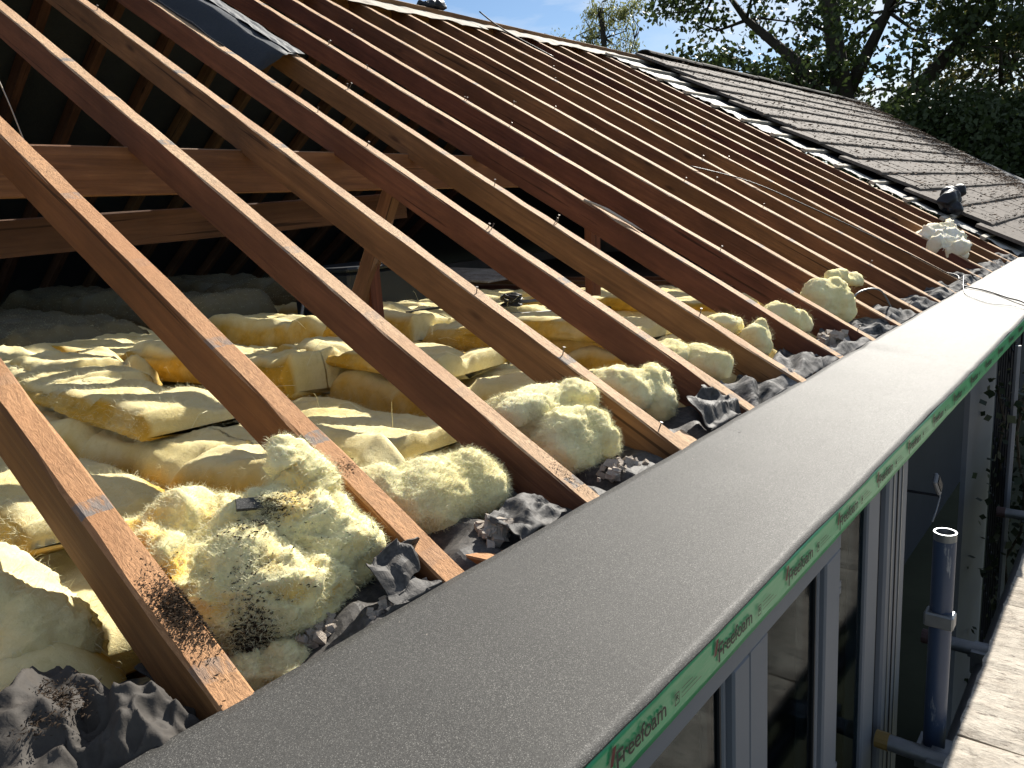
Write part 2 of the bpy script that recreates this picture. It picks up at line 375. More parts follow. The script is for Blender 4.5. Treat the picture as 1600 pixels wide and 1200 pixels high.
# ------------------------------------------------------------------ felt strip and fascia
FY = -.41
xs = np.concatenate([np.arange(-1.5, 2.2, .02), np.arange(2.2, 7.2, .04)]); ys = np.linspace(FY-.003, .006, 24)
V = []; F = []
def felt_z(x, y):
    e = max(0, (FY + .05 - y)/.05)
    return .002 + .0035*noise.noise((x*2.2, y*3, 3)) + .0025*noise.noise((x*6, y*5+x*2, 8)) \
        + .006*math.exp(-((x-2.62-.6*(y+.2))/.05)**2)*max(0, min(1, (y+.36)/.25)) - .004*math.exp(-((x-2.53-.6*(y+.2))/.06)**2)
for x in xs:
    wob = .004*noise.noise((x*3.1, 1, 1)) + .006*max(0, noise.noise((x*1.3, 4, 4))) + .0012*noise.noise((x*14, 1, 4))
    for j, y in enumerate(ys):
        yy = y - wob*max(0, 1-j/5.) + (.0016*noise.noise((x*9, 5, 5)) if j == len(ys)-1 else 0)
        V.append((x, yy, felt_z(x, y)))
n = len(ys)
for i in range(len(xs)-1):
    a, c2 = i*n, (i+1)*n
    for j in range(len(ys)-1): F.append((a+j, c2+j, c2+j+1, a+j+1))
felt = obj('roofing_felt', mesh('roofing_felt', V, F, True), M_felt)
es = felt.modifiers.new('edges', 'EDGE_SPLIT'); es.split_angle = R(25)
so_ = felt.modifiers.new('thickness', 'SOLIDIFY'); so_.thickness = .003; so_.offset = -1
tag(felt, 'long grey mineral felt strip laid flat along the eaves', 'roofing felt')
tag(MB().box((-1.5, FY+.012, -.014), (7.2, .0, -.008)).build('deck_board', M_board), 'thin timber board carrying the grey felt strip at the eaves', 'board')

fascia = thing('fascia_board', 'narrow fascia board under the felt edge covered in printed green film', 'fascia')
MB().box((-1.5, FY+.002, -.060), (7.2, FY+.018, -.005)).build('board', M_upvc, fascia)
fv = []; ff = []
fx = np.arange(-1.5, 7.2, .03); fz = np.linspace(-.0605, -.003, 7)
for x in fx:
    for z in fz: fv.append((x, FY-.0015-.0018*max(0, noise.noise((x*5, z*30, 1)))-.0007*noise.noise((x*20, z*60, 3)), z))
for i in range(len(fx)-1):
    for j in range(6): ff.append((i*7+j, (i+1)*7+j, (i+1)*7+j+1, i*7+j+1))
film = obj('green_film', mesh('green_film', fv, ff, True), M_green, fascia)
fm = film.modifiers.new('thickness', 'SOLIDIFY'); fm.thickness = .0008; fm.offset = -1
def text_mesh(s, size, shear=0, ext=.0002):
    cu = bpy.data.curves.new('txt', 'FONT'); cu.body = s; cu.size = size; cu.shear = shear; cu.extrude = ext; cu.space_character = .95; cu.resolution_u = 4
    o = bpy.data.objects.new('txt', cu); col.objects.link(o); dg = bpy.context.evaluated_depsgraph_get()
    me = bpy.data.meshes.new_from_object(o.evaluated_get(dg)); bpy.data.objects.remove(o); bpy.data.curves.remove(cu); me.materials.clear(); return me
def xform(me, M): me.transform(M); return me
RX = Matrix.Rotation(math.pi/2, 4, 'X')
def stick(me):                               # flat print in the film plane
    return xform(me, RX)
tF = stick(text_mesh('F', .040)); tR = stick(text_mesh('reefoam', .0325)); tS = stick(text_mesh('R', .011))
for me in (tF, tR, tS): me.materials.append(M_ink)
lg = MB(); lg.add([(0,0,0),(.007,0,0),(.015,0,.022),(.008,0,.022)], [(0,1,2,3)])
lg_me = mesh('emblem', lg.V, lg.F); lg_me.materials.append(M_red)
lines = MB()
for k in range(3): lines.add([(0,0,.006*k),(.055-.012*k,0,.006*k),(.055-.012*k,0,.006*k+.0009),(0,0,.006*k+.0009)], [(0,1,2,3)])
lines.add([(-.018,0,-.003),(-.006,0,-.003),(-.006,0,.0135),(-.018,0,.0135),(-.0165,0,-.0015),(-.0075,0,-.0015),(-.0075,0,.012),(-.0165,0,.012)], [(0,1,5,4),(1,2,6,5),(2,3,7,6),(3,0,4,7)])
ln_me = mesh('small_print', lines.V, lines.F); ln_me.materials.append(M_ink)
for k in range(-1, 15):
    x = .225 + .262*k; y = FY-.0042
    em = obj('emblem', lg_me, None, film, (x-.004, y, -.032))
    a1 = obj('lettering', tF, None, film, (x+.007, y, -.0465)); a2 = obj('lettering', tR, None, film, (x+.0215, y, -.0405))
    a3 = obj('lettering', tS, None, film, (x+.1495, y, -.036))
    a4 = obj('small_print', ln_me, None, film, (x+.164, y, -.0385))

# ------------------------------------------------------------------ windows
win = thing('window', 'tall pale grey framed window under the green fascia with dark panes', 'window', (0, 0, 0))
WY = FY+.016
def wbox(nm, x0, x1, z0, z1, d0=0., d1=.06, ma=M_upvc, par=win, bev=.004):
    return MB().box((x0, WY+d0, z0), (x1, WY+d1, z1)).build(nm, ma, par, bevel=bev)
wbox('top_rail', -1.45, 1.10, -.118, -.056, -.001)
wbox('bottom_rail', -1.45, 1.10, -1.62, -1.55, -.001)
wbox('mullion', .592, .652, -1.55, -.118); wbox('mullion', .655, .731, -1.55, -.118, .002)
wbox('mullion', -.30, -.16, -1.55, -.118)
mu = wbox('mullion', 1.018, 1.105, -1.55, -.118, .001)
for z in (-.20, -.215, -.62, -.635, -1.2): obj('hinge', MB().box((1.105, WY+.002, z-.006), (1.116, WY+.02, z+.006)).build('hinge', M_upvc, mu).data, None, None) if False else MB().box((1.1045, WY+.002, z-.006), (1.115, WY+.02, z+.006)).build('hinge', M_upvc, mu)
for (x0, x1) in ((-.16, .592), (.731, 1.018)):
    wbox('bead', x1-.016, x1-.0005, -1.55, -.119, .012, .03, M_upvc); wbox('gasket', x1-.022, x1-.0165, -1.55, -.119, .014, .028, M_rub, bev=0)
    p = MB().box((x0-.004, WY+.018, -1.555), (x1+.003, WY+.024, -.115)).build('pane', M_glass, win)
door = thing('glazed_door', 'dark glazed door with pale worn post beside the scaffold pole', 'door')
MB().box((1.118, WY+.012, -2.3), (1.30, WY+.018, -.058)).build('pane', M_glass, door)
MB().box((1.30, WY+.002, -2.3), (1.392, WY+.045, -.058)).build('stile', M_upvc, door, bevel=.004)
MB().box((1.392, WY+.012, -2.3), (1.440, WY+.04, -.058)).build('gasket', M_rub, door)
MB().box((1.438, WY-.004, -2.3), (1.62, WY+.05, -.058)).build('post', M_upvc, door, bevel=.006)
for k in range(3): MB().box((1.475+.04*k, WY-.0065, -2.3), (1.481+.04*k, WY-.0035, -.06)).build('post_groove', M_rub if k == 1 else M_steel, door)
MB().box((-1.45, FY+.01, -2.4), (1.11, FY+.12, -1.63)).build('sill_wall', M_render, house)

# ------------------------------------------------------------------ scaffold
scaf = thing('scaffold', 'blue painted scaffold pole with clamped grey tubes in the shade beside the house', 'scaffold')
PXY = (1.475, -.511)
def ring_tube(name, p0, p1, ro, ri, ma, par, n=20):
    p0 = Vector(p0); p1 = Vector(p1); d = (p1-p0).normalized(); a = Vector((1,0,0)) if abs(d.x) < .9 else Vector((0,1,0)); a = (a-d*a.dot(d)).normalized(); b2 = d.cross(a)
    V = []
    for p, r in ((p0, ro), (p1, ro), (p1, ri), (p0, ri)):
        V += [p+(a*math.cos(2*math.pi*k/n)+b2*math.sin(2*math.pi*k/n))*r for k in range(n)]
    F = [(i*n+k, i*n+(k+1) % n, ((i+1) % 4)*n+(k+1) % n, ((i+1) % 4)*n+k) for i in range(4) for k in range(n)]
    me = mesh(name, V, F, False)
    for i, p in enumerate(me.polygons): p.use_smooth = True
    o = obj(name, me, ma, par); es = o.modifiers.new('edges', 'EDGE_SPLIT'); es.split_angle = R(40); return o
ring_tube('standard', (*PXY, -2.38), (*PXY, -.215), .0242, .0205, M_blue, scaf)
ring_tube('pole_end', (*PXY, -.2145), (*PXY, -.196), .0243, .0203, M_steel, scaf)
MB().box((-.07, -.07, -2.398), (.07, .07, -2.385)).build('base_plate', M_steel, scaf, loc=(PXY[0], PXY[1], 0))
def tubep(name, p0, p1, r=.0242, ma=M_steel): return ring_tube(name, p0, p1, r, r*.84, ma, scaf)
tubep('ledger', (-1.2, -.548, -.775), (4.6, -.548, -.775))
tubep('ledger', (-1.2, -1.55, -.775), (4.6, -1.55, -.775))
for (x, y0) in ((1.40, -.415), (1.95, -.40), (3.1, -.43)):
    tr = tubep('transom', (x, y0, -.73), (x, -1.62, -.73), .0195)
    MB().tube([(x, y0+.016, -.73), (x, y0-.014, -.73)], .0215, 14).build('end_cap', M_yellow if x < 1.5 else M_redcap, scaf)
    cb = MB(); cb.box((x-.035, -.578, -.785), (x+.035, -.515, -.722)); cb.tube([(x+.028, -.50, -.765), (x+.028, -.59, -.765)], .009, 8)
    cb.build('coupler', M_steel, scaf, bevel=0)
cb = MB(); cb.box((PXY[0]-.034, PXY[1]-.05, -.80), (PXY[0]+.034, PXY[1]+.034, -.745)); cb.tube([(PXY[0]-.05, PXY[1]-.02, -.77), (PXY[0]+.05, PXY[1]-.02, -.77)], .008, 8); cb.build('coupler', M_steel, scaf)
cb = MB(); cb.box((PXY[0]-.031, PXY[1]-.031, -.425), (PXY[0]+.01, PXY[1]+.031, -.39)); cb.build('coupler', M_steel, scaf, bevel=.004)
BT = -.68
bx = [.72, 1.452, 2.182, 2.92, 3.66, 4.4]
names = ['dusty weathered platform board at the bottom right corner with split end',
         'sunlit weathered platform board right of the blue pole', 'sunlit weathered platform board behind the dark gap at the right edge', 'weathered platform board third beyond the blue pole', 'farthest weathered platform board beyond the blue pole']
for k in range(len(bx)-1):
    x0, x1 = bx[k]+.004, bx[k+1]-.004
    V = []; F = []; nx, ny = 26, 40
    for i in range(nx+1):
        for j in range(ny+1):
            x = x0+(x1-x0)*i/nx; y = -.560 - 1.07*j/ny + (.006*noise.noise((x*20, k, 3)) if j == 0 else 0)
            z = BT + .004*noise.noise((x*3, y*3, k)) + .0035*noise.noise((x*26, y*5, k)) - (.004 if i in (0, nx) else 0)
            V.append((x, y, z))
    for i in range(nx):
        for j in range(ny): a0 = i*(ny+1)+j; F.append((a0, a0+1, a0+ny+2, a0+ny+1))
    me = mesh('platform_board', V, F); me.flip_normals() if me.polygons[0].normal.z < 0 else None
    o = obj('platform_board', me, M_board); s = o.modifiers.new('thickness', 'SOLIDIFY'); s.thickness = .03; s.offset = -1
    tag(o, names[k], 'board', 'scaffold platform boards')

# white folding lamp like device on a thin arm by the wall
dev = thing('wall_lamp', 'small white rectangular lamp head on a thin bent arm in the dark recess', 'lamp', (1.86, -.42, -.22))
dM = Matrix.Rotation(R(40), 4, 'Y')
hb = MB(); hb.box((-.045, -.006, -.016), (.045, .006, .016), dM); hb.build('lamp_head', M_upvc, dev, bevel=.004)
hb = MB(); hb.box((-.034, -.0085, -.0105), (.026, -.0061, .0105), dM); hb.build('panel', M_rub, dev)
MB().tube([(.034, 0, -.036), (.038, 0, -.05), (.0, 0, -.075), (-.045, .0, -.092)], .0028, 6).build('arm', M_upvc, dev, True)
MB().tube([(.036, .0, -.045), (.036, .35, -.045)], .004, 6).build('bracket', M_black, dev)

# ------------------------------------------------------------------ tiled part of the roof
tiled = thing('tiled_roof', 'weathered concrete tile roof slope remaining at the far end', 'roof')
TW, GA, TH = .385, .33, .028
tb = MB(); tb.box((0, -.01, 0), (TW-.006, .40, TH))
tile_mes = []
for k in range(5):
    V = []; nx = 4
    for x in np.linspace(0, TW-.006, nx+1):
        e = .002*noise.noise((x*9, k*3, 1)); V += [(x, -.01+e*2, 0), (x, .40, 0), (x, .40, TH*.8), (x, .012, TH+e), (x, -.006+e*2, TH-.006)]
    F = []
    for i in range(nx):
        for j in range(5): F.append((i*5+j, (i+1)*5+j, (i+1)*5+(j+1) % 5, i*5+(j+1) % 5))
    F += [(4,3,2,1,0), tuple(nx*5+j for j in range(5))]
    me = mesh('tile', V, F); bm = bmesh.new(); bm.from_mesh(me); bmesh.ops.recalc_face_normals(bm, faces=bm.faces); bm.to_mesh(me); bm.free()
    me.materials.append(M_tile); tile_mes.append(me)
def verge_x(s): return 12.7 + 3.5*min(1, s/4.3)
half_me = None
cnt = 0
for c in range(13):
    s = .02 + GA*c
    x = 7.02 + .042*c + (.19 if c % 2 else 0) + random.uniform(-.02, .02)
    while x < verge_x(s):
        o = obj('tile', random.choice(tile_mes), None, tiled, roof(x, s, .066 + random.uniform(0, .004)), (PITCH - R(3.6) + random.uniform(-.006, .006), random.uniform(-.006, .006), random.uniform(-.006, .006)))
        x += TW; cnt += 1
# a course of battens under the tiles, stubs poking out on the stripped side
for c in range(13):
    s = .30 + GA*c
    MB().box((6.80+random.uniform(-.05, .05), -.019, .006), (7.8, .019, .031)).build('batten', M_paper, tiled, loc=roof(0, s), rot=(PITCH, 0, 0))
M5 = Matrix.Rotation(PITCH, 4, 'X')
MB().box((7.0, 0, .001), (16.3, 4.44, .005), M5).build('underlay', M_sarkdark, tiled)
# torn underlay border
V = []; F = []; ny = 150; nx = 9
for j in range(ny+1):
    s = .02 + 4.3*j/ny
    xl = 6.90 + .07*noise.noise((s*2.2, 1, 1)) + .035*noise.noise((s*8, 3, 1)); 
    for i in range(nx+1):
        f = i/nx; x = xl + (7.18-xl)*f
        h = .008 + (1-f)*(.025*abs(noise.noise((x*6, s*5, 2))) + .012*noise.noise((x*20, s*18, 5)))
        V.append(roof(x, s, h))
for j in range(ny):
    for i in range(nx): a0 = j*(nx+1)+i; F.append((a0, a0+1, a0+nx+2, a0+nx+1))
o = obj('torn_underlay', mesh('torn_underlay', V, F), M_greypaper, tiled); s_ = o.modifiers.new('thickness', 'SOLIDIFY'); s_.thickness = .002
# ridge tiles
V = []; F = []; n = 9
for i in range(2):
    for k in range(n):
        t_ = math.pi*(k/(n-1)); V.append((i*.44, -.115*math.cos(t_), (.055*math.sin(t_))))
    for k in range(n-1, -1, -1):
        t_ = math.pi*(k/(n-1)); V.append((i*.44, -.098*math.cos(t_), (.042*math.sin(t_))))
F = [(k, (k+1) % (2*n), (k+1) % (2*n)+2*n, k+2*n) for k in range(2*n)] + [tuple(range(2*n)), tuple(range(4*n-1, 2*n-1, -1))]
rt = mesh('ridge_tile', V, F); bm = bmesh.new(); bm.from_mesh(rt); bmesh.ops.recalc_face_normals(bm, faces=bm.faces); bm.to_mesh(rt); bm.free(); rt.materials.append(M_tiledark)
x = 7.85
while x < 16.0:
    obj('ridge_tile', rt, None, tiled, (x, RY, RZ+.045+random.uniform(0, .008)), (random.uniform(-.03, .03), random.uniform(-.015, .015), 0)); x += .445
# crumbs, moss and leaf litter on the tiles
def crumbs(name, P, size, ma, parent=None, flat=.5, seed=1, elong=1.):
    r = np.random.default_rng(seed); V = []; F = []
    for p in P:
        p = np.array(p); sz = size*r.uniform(.4, 1.5)
        A = r.normal(size=(4, 3)); A /= np.linalg.norm(A, axis=1)[:, None]
        A *= sz*r.uniform(.5, 1., (4, 1)); A[:, 2] *= flat
        d = r.normal(size=3); d[2] *= .3; d /= np.linalg.norm(d); A += np.outer(A@d, d)*(elong-1)
        o = len(V); V += [tuple(p+a) for a in A]; F += [(o,o+1,o+2),(o,o+2,o+3),(o,o+3,o+1),(o+1,o+3,o+2)]
    return obj(name, mesh(name, V, F), ma, parent)
P = []
for k in range(9000):
    s = random.uniform(.05, 4.35); vx = verge_x(s)
    x = vx - abs(random.gauss(0, .9)) if random.random() < .75 else random.uniform(7.1, vx)
    if x < 7.1: continue
    fr = ((s-.01) % GA)/GA
    P.append(roof(x, s, .066 + TH + .006 + .02*(1-fr)))
tag(crumbs('leaf_litter', P[:6000], .022, M_leaf_litter, tiled, .4, 2, 1.6), kind='stuff')
P2 = []
for k in range(3000):
    c = random.randrange(13); s = .02+GA*c + (random.uniform(-.02, .012) if random.random() < .6 else random.uniform(0, .3)); 
    x = random.uniform(7.1, verge_x(s)); fr = max(0, ((s-.01) % GA)/GA)
    P2.append(roof(x, s, .066 + TH + .003 + .02*(1-fr)))
tag(crumbs('moss', P2, .016, M_moss, tiled, .5, 3, 1.5), kind='stuff')

# torn pale strip left along the ridge of the stripped part
V = []; F = []; nn = 130
for j in range(nn+1):
    x = 2.2 + (7.2-2.2)*j/nn
    dr = .20 + .10*noise.noise((x*1.7, 2, 2)) + .05*noise.noise((x*6, 2, 5))
    if 5.0 < x < 5.25: dr *= .55
    for i in range(7):
        s = RL - .02 - dr*i/6
        V.append(roof(x, s, .012 + .010*noise.noise((x*9, s*12, 1)) + .012*(i/6)**2*noise.noise((x*5, 1, 3))))
for j in range(nn):
    for i in range(6): a0 = j*7+i; F.append((a0, a0+1, a0+8, a0+7))
o = obj('ridge_underlay', mesh('ridge_underlay', V, F), M_paper); s_ = o.modifiers.new('thickness', 'SOLIDIFY'); s_.thickness = .002
tag(o, 'torn pale strip of old underlay hanging along the ridge', 'underlay')
# dark hanging sheet near the ridge on the left
V = []; F = []
for j in range(25):
    for i in range(25):
        u_, v_ = i/24, j/24
        s = 2.78 + 1.57*v_ + (.12*noise.noise((u_*3, 1, 1)) if j == 0 else 0); x = 1.64 + .34*u_
        hang = -.14*math.sin(math.pi*min(1, u_*1.2)) * (1-v_*.3)
        V.append(roof(x if u_ < .97 else 2.03, s, .008 + (hang if 0 < i < 22 else 0)*1. + .012*noise.noise((u_*6, v_*9, 2))))
for j in range(24):
    for i in range(24): a0 = j*25+i; F.append((a0, a0+1, a0+26, a0+25))
o = obj('hanging_sarking', mesh('hanging_sarking', V, F, True), M_sarkdark); s_ = o.modifiers.new('thickness', 'SOLIDIFY'); s_.thickness = .002
tag(o, 'black sarking sheet sagging between two rafters near the ridge', 'sarking')
V = []; F = []
for j in range(31):
    for i in range(6):
        s = 2.78 + 1.54*j/30; x = 1.985 + .085*i/5 + .012*noise.noise((s*7, 1, i*.2))
        V.append(roof(x, s, .012 + .012*abs(noise.noise((x*25, s*9, 3)))))
for j in range(30):
    for i in range(5): a0 = j*6+i; F.append((a0, a0+1, a0+7, a0+6))
o = obj('sarking_flap', mesh('sarking_flap', V, F), M_flap); s_ = o.modifiers.new('thickness', 'SOLIDIFY'); s_.thickness = .002
tag(o, 'worn grey sarking edge folded over one rafter top near the ridge', 'sarking')
# crumpled black plastic on the tiles and at the ridge
def crumple(name, loc, size, ma, label, cat, seed, rot=(0,0,0), n=34, amp=.35, freq=4., group=None, ragged=.12):
    n = min(n, 17); V = []; F = []; rj = random.Random(seed)
    for j in range(n+1):
        for i in range(n+1):
            u_, v_ = i/n-.5, j/n-.5
            e = 1 + ragged*noise.noise((math.atan2(v_, u_)*2, seed, 3)) + ragged*.6*noise.noise((math.atan2(v_, u_)*7, seed, 6))
            ca_, sa_ = math.cos(seed*1.3), math.sin(seed*1.3); q = Vector(((u_*ca_+v_*sa_)*freq*.45, (v_*ca_-u_*sa_)*freq*1.2, seed*1.7))
            rid = 1-2*abs(noise.noise(q)); rid2 = 1-2*abs(noise.noise(q*2.3)); rid3 = noise.noise(q*6)
            z = amp*(.75*rid + .22*rid2 + .03*rid3) * (1-1.2*max(abs(u_), abs(v_))**2)
            sx = .12*noise.noise(q*1.1+Vector((9,0,0))) + .03*noise.noise(q*3+Vector((19,0,0))); sy = .12*noise.noise(q*1.1+Vector((0,9,0))) + .03*noise.noise(q*3+Vector((0,19,0)))
            V.append(((u_*e+sx+rj.gauss(0, .012))*size[0], (v_*e+sy+rj.gauss(0, .012))*size[1], z*size[2]+rj.gauss(0, .0022)))
    for j in range(n):
        for i in range(n): a0 = j*(n+1)+i; F.append((a0, a0+1, a0+n+2, a0+n+1))
    Mw = Matrix.Translation(loc) @ Euler(rot).to_matrix().to_4x4(); VW = []
    for v in V:
        p = Mw @ Vector(v)
        if p.y < .03: p.z = min(p.z, .004 + .5*max(0, p.y)); p.y = max(p.y, .010 + .004*noise.noise((p.x*30, seed, 1)))
        VW.append(p - Vector(loc))
    me_ = mesh(name, VW, F, False); o = obj(name, me_, ma, None, loc); sb_ = o.modifiers.new('soft', 'SUBSURF'); sb_.levels = sb_.render_levels = 1; s_ = o.modifiers.new('thickness', 'SOLIDIFY'); s_.thickness = .002
    return tag(o, label, cat, group)
# ------------------------------------------------------------------ glass wool
def set_cut(me, vals):
    at = me.attributes.new('cut', 'FLOAT', 'POINT'); at.data.foreach_set('value', list(map(float, vals)))
def fibres(name, me, count, length, parent, seed, wid=.00028, mat_=None):
    r = random.Random(seed); V = []; F = []; pol = me.polygons; np_ = len(pol)
    for k in range(count):
        p = pol[r.randrange(np_)]
        d = (p.normal + Vector((r.gauss(0,.7), r.gauss(0,.7), r.gauss(0,.7)))).normalized(); Ln = length*r.uniform(.3, 1.4)
        a = p.center; s = d.orthogonal().normalized()*wid; b_ = a + d*Ln*.5 + Vector((r.gauss(0,1), r.gauss(0,1), r.gauss(0,1)))*Ln*.12; c_ = b_ + (d+Vector((r.gauss(0,.6), r.gauss(0,.6), r.gauss(-.2,.6)))).normalized()*Ln*.5
        o = len(V); s *= r.uniform(.5, 1.1); V += [a-s, a+s, b_-s*.8, b_+s*.8, c_]; F += [(o,o+1,o+3,o+2),(o+2,o+3,o+4)]
    return tag(obj(name, mesh(name, V, F), mat_ or M_fib, parent), kind='stuff')
def clump(blobs, label, cat='insulation', seed=0, vox=.007, ma=M_wool2, fib=1500, fl=.02, a1=.020, a2=.008, a3=.004, group='torn insulation clumps', cutf=.0, name='insulation_clump'):
    bm = bmesh.new()
    for (c, r) in blobs:
        rr = r if isinstance(r, tuple) else (r, r, r)
        bmesh.ops.create_icosphere(bm, subdivisions=3, radius=1, matrix=Matrix.Translation(c) @ Matrix.Diagonal((*rr, 1)))
    me = bpy.data.meshes.new('tmp'); bm.to_mesh(me); bm.free()
    o = bpy.data.objects.new('tmp', me); col.objects.link(o); md = o.modifiers.new('r', 'REMESH'); md.mode = 'VOXEL'; md.voxel_size = vox
    dg = bpy.context.evaluated_depsgraph_get(); me2 = bpy.data.meshes.new_from_object(o.evaluated_get(dg)); bpy.data.objects.remove(o); bpy.data.meshes.remove(me)
    cut = []
    off = Vector((seed*3.1, seed*1.7, seed*.9)); co = []
    for v in me2.vertices:
        p = v.co; q = p + off
        t1 = noise.noise(q*11); qw = q + Vector((noise.noise(q*9+Vector((7,0,0))), noise.noise(q*9+Vector((0,7,0))), noise.noise(q*9+Vector((0,0,7)))))*.035; t2 = .5+.7*noise.fractal(Vector((qw.x*16, qw.y*16, qw.z*30)), .7, 2.1, 5) ; t3 = noise.noise(Vector((qw.x*80, qw.y*80, qw.z*150))) + .7*noise.noise(q*190)
        rid = 1-2*abs(noise.noise(Vector((qw.x*11, qw.y*11, qw.z*22))))
        co.append(p + v.normal*(a1*t1 + a2*(t2-.5) + a2*.8*rid + a3*t3) + Vector((noise.noise(q*22+Vector((50,0,0))), noise.noise(q*22+Vector((0,50,0))), noise.noise(q*22+Vector((0,0,50)))))*a2*.7)
        cut.append(min(1, max(0, cutf*2*(.5 - rid) + .8*cutf*t1)))
    for v, p in zip(me2.vertices, co): v.co = p
    set_cut(me2, cut); me2.polygons.foreach_set('use_smooth', [True]*len(me2.polygons)); me2.name = name; me2.update()
    o = obj(name, me2, ma); tag(o, label, cat, group)
    if fib: fibres('fibres', me2, fib, fl, o, seed+1)
    return o
def quilt(x0, x1, y0, y1, zb, th, label, seed, ny=150, ma=M_wool, tilt=0., amp=1.):
    prof = []
    for k in range(9): prof.append((0, k/8.))                       # -x side, bottom to top
    for k in range(1, 36): prof.append((k/36., 1))                  # top
    for k in range(8, -1, -1): prof.append((1, k/8.))               # +x side
    n = len(prof); V = []; F = []; cut = []
    for j in range(ny+1):
        f = j/ny; y = y0+(y1-y0)*f**1.6
        taper = min(1, (f*14)**.5, ((1-f)*14)**.5)
        hh = th*(1 + amp*(.40*noise.noise((y*1.3, seed, 1)) + .24*noise.noise((y*3.6, seed, 2)) - .25*max(0, noise.noise((y*2.6, seed, 8)))))
        dr_ = .06*noise.noise((y*.9, seed, 25)); wav = dr_ + .045*amp*noise.noise((y*1.9, seed, 5)) + .02*noise.noise((y*5, seed, 6)) + .008*noise.noise((y*23, seed, 6)); wav2 = dr_ + .04*amp*noise.noise((y*1.7, seed, 15)) + .02*noise.noise((y*5, seed, 16))
        for (u_, v_) in prof:
            ru = 1-(1-min(1, u_*8))**2 if u_ < .5 else 1-(1-min(1, (1-u_)*8))**2
            z = zb + hh*taper*v_*(.74+.26*ru if v_ == 1 else .74)
            if 0 < v_ < 1 or v_ == 0: z = zb + hh*taper*.74*v_
            x = x0 + (x1-x0)*u_ + (wav if u_ < .5 else wav2)
            bul = math.sin(math.pi*v_)*.022
            if u_ == 0: x -= bul
            if u_ == 1: x += bul
            q = Vector((x*1., y*.45, seed))
            if v_ == 1:
                z += tilt*(.5-u_)*.12 + amp*(.030*noise.noise((x*6+y*1.5, y*2.2, seed)) + .016*(1-2*abs(noise.noise((x*9+y*2., y*2.6, seed+4)))) - .030*max(0, 1-9*abs(noise.noise((x*2.2, y*2.3, seed+9)))) + .004*(1-2*abs(noise.noise((x*22, y*11, seed)))) + .003*noise.noise((x*45, y*26, seed)) + .0022*noise.noise((x*110, y*60, seed)))
            else:
                s_ = noise.noise((v_*5, y*9, seed+u_*9)); x += .014*s_ + .006*noise.noise((v_*14, y*30, seed)); z += v_*(tilt*(.5-u_)*.12)
            V.append((x, y, z))
            cut.append(1. if v_ < 1 else max(0, 1-min(u_, 1-u_)*16))
    for j in range(ny):
        for k in range(n-1): a0 = j*n+k; F.append((a0, a0+n, a0+n+1, a0+1))
    F.append(tuple(range(n))); F.append(tuple(ny*n+k for k in range(n-1, -1, -1)))
    me = mesh('insulation_quilt', V, F, True); bm = bmesh.new(); bm.from_mesh(me); bmesh.ops.recalc_face_normals(bm, faces=bm.faces); bm.to_mesh(me); bm.free()
    set_cut(me, cut)
    o = obj('insulation_quilt', me, ma); tag(o, label, 'insulation', 'insulation quilts in the loft')
    fibres('fibres', me, 6000, .016, o, seed, .0003)
    return o
ordn = ['first', 'second', 'third', 'fourth', 'fifth', 'sixth', 'seventh', 'eighth', 'ninth', 'tenth', 'eleventh', 'twelfth']
quilt(-.62, -.02, .20, 6.5, -.15, .17, 'shaded yellow insulation quilt left of the nearest rafter', 1, 260)
hs_ = [(-.15, .08, .2), (-.13, .20, .1), (-.15, .10, .2), (-.14, .21, .3), (-.15, .10, .0), (-.13, .20, .3), (-.15, .10, .2), (-.13, .19, .3), (-.14, .12, .1), (-.14, .19, .3), (-.14, .13, .3)]
for k, (zb, th, tl) in enumerate(hs_):
    x0 = k*SP - .0 + random.uniform(-.03, .02)
    quilt(x0, x0+.40+random.uniform(0, .07), (.42 if k < 2 else .3)+random.uniform(0, .1), 6.6, zb, th, f'yellow insulation quilt in the loft, {ordn[k]} bay counted from the nearest rafter', 10+k*3, 270, tilt=tl)
# quilts folded or heaped on top of the first layer
quilt(.55, .93, 2.0, 3.1, .01, .15, 'pale insulation roll heaped on the loft floor at the left edge', 60, 60, tilt=.2)
quilt(1.05, 1.35, 1.35, 2.6, .02, .12, 'rumpled insulation piece lying under the timber strut', 63, 60, tilt=.4)
quilt(2.02, 2.3, .75, 1.7, .02, .10, 'ochre edged insulation piece between third and sixth rafter', 66, 60, tilt=.3)
quilt(1.95, 2.4, 1.7, 2.35, .03, .14, 'folded ochre insulation piece beside the foot of the strut', 69, 60, tilt=.3)

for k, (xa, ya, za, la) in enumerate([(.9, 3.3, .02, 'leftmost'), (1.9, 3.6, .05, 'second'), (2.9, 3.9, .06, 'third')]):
    quilt(xa, xa+.62, ya, 6.8, za-.03, .19, f'dim heaped insulation at the back of the loft, {la} from the left', 90+k*4, 70, tilt=.1, ma=M_wooldim)
for k, (xa, ya, ln_, za, wd_) in enumerate([(.06, .75, .9, .0, .30), (.42, 1.0, 1.0, .10, .26), (.78, .62, .8, -.03, .33), (.50, 1.75, .8, .10, .3), (1.22, .8, .9, .10, .3), (1.6, .75, 1.0, -.02, .3), (1.0, 2.3, 1.2, .05, .4), (2.0, .6, .8, .09, .3), (2.45, .8, 1.2, -.01, .3), (2.85, .6, .9, .08, .3)]):
    quilt(xa, xa+wd_, ya, ya+ln_, za, .055, f'thin loose layer of wool lying over the quilts, {ordn[k]} nearest the camera', 120+k*5, 90, tilt=.15, amp=.7)
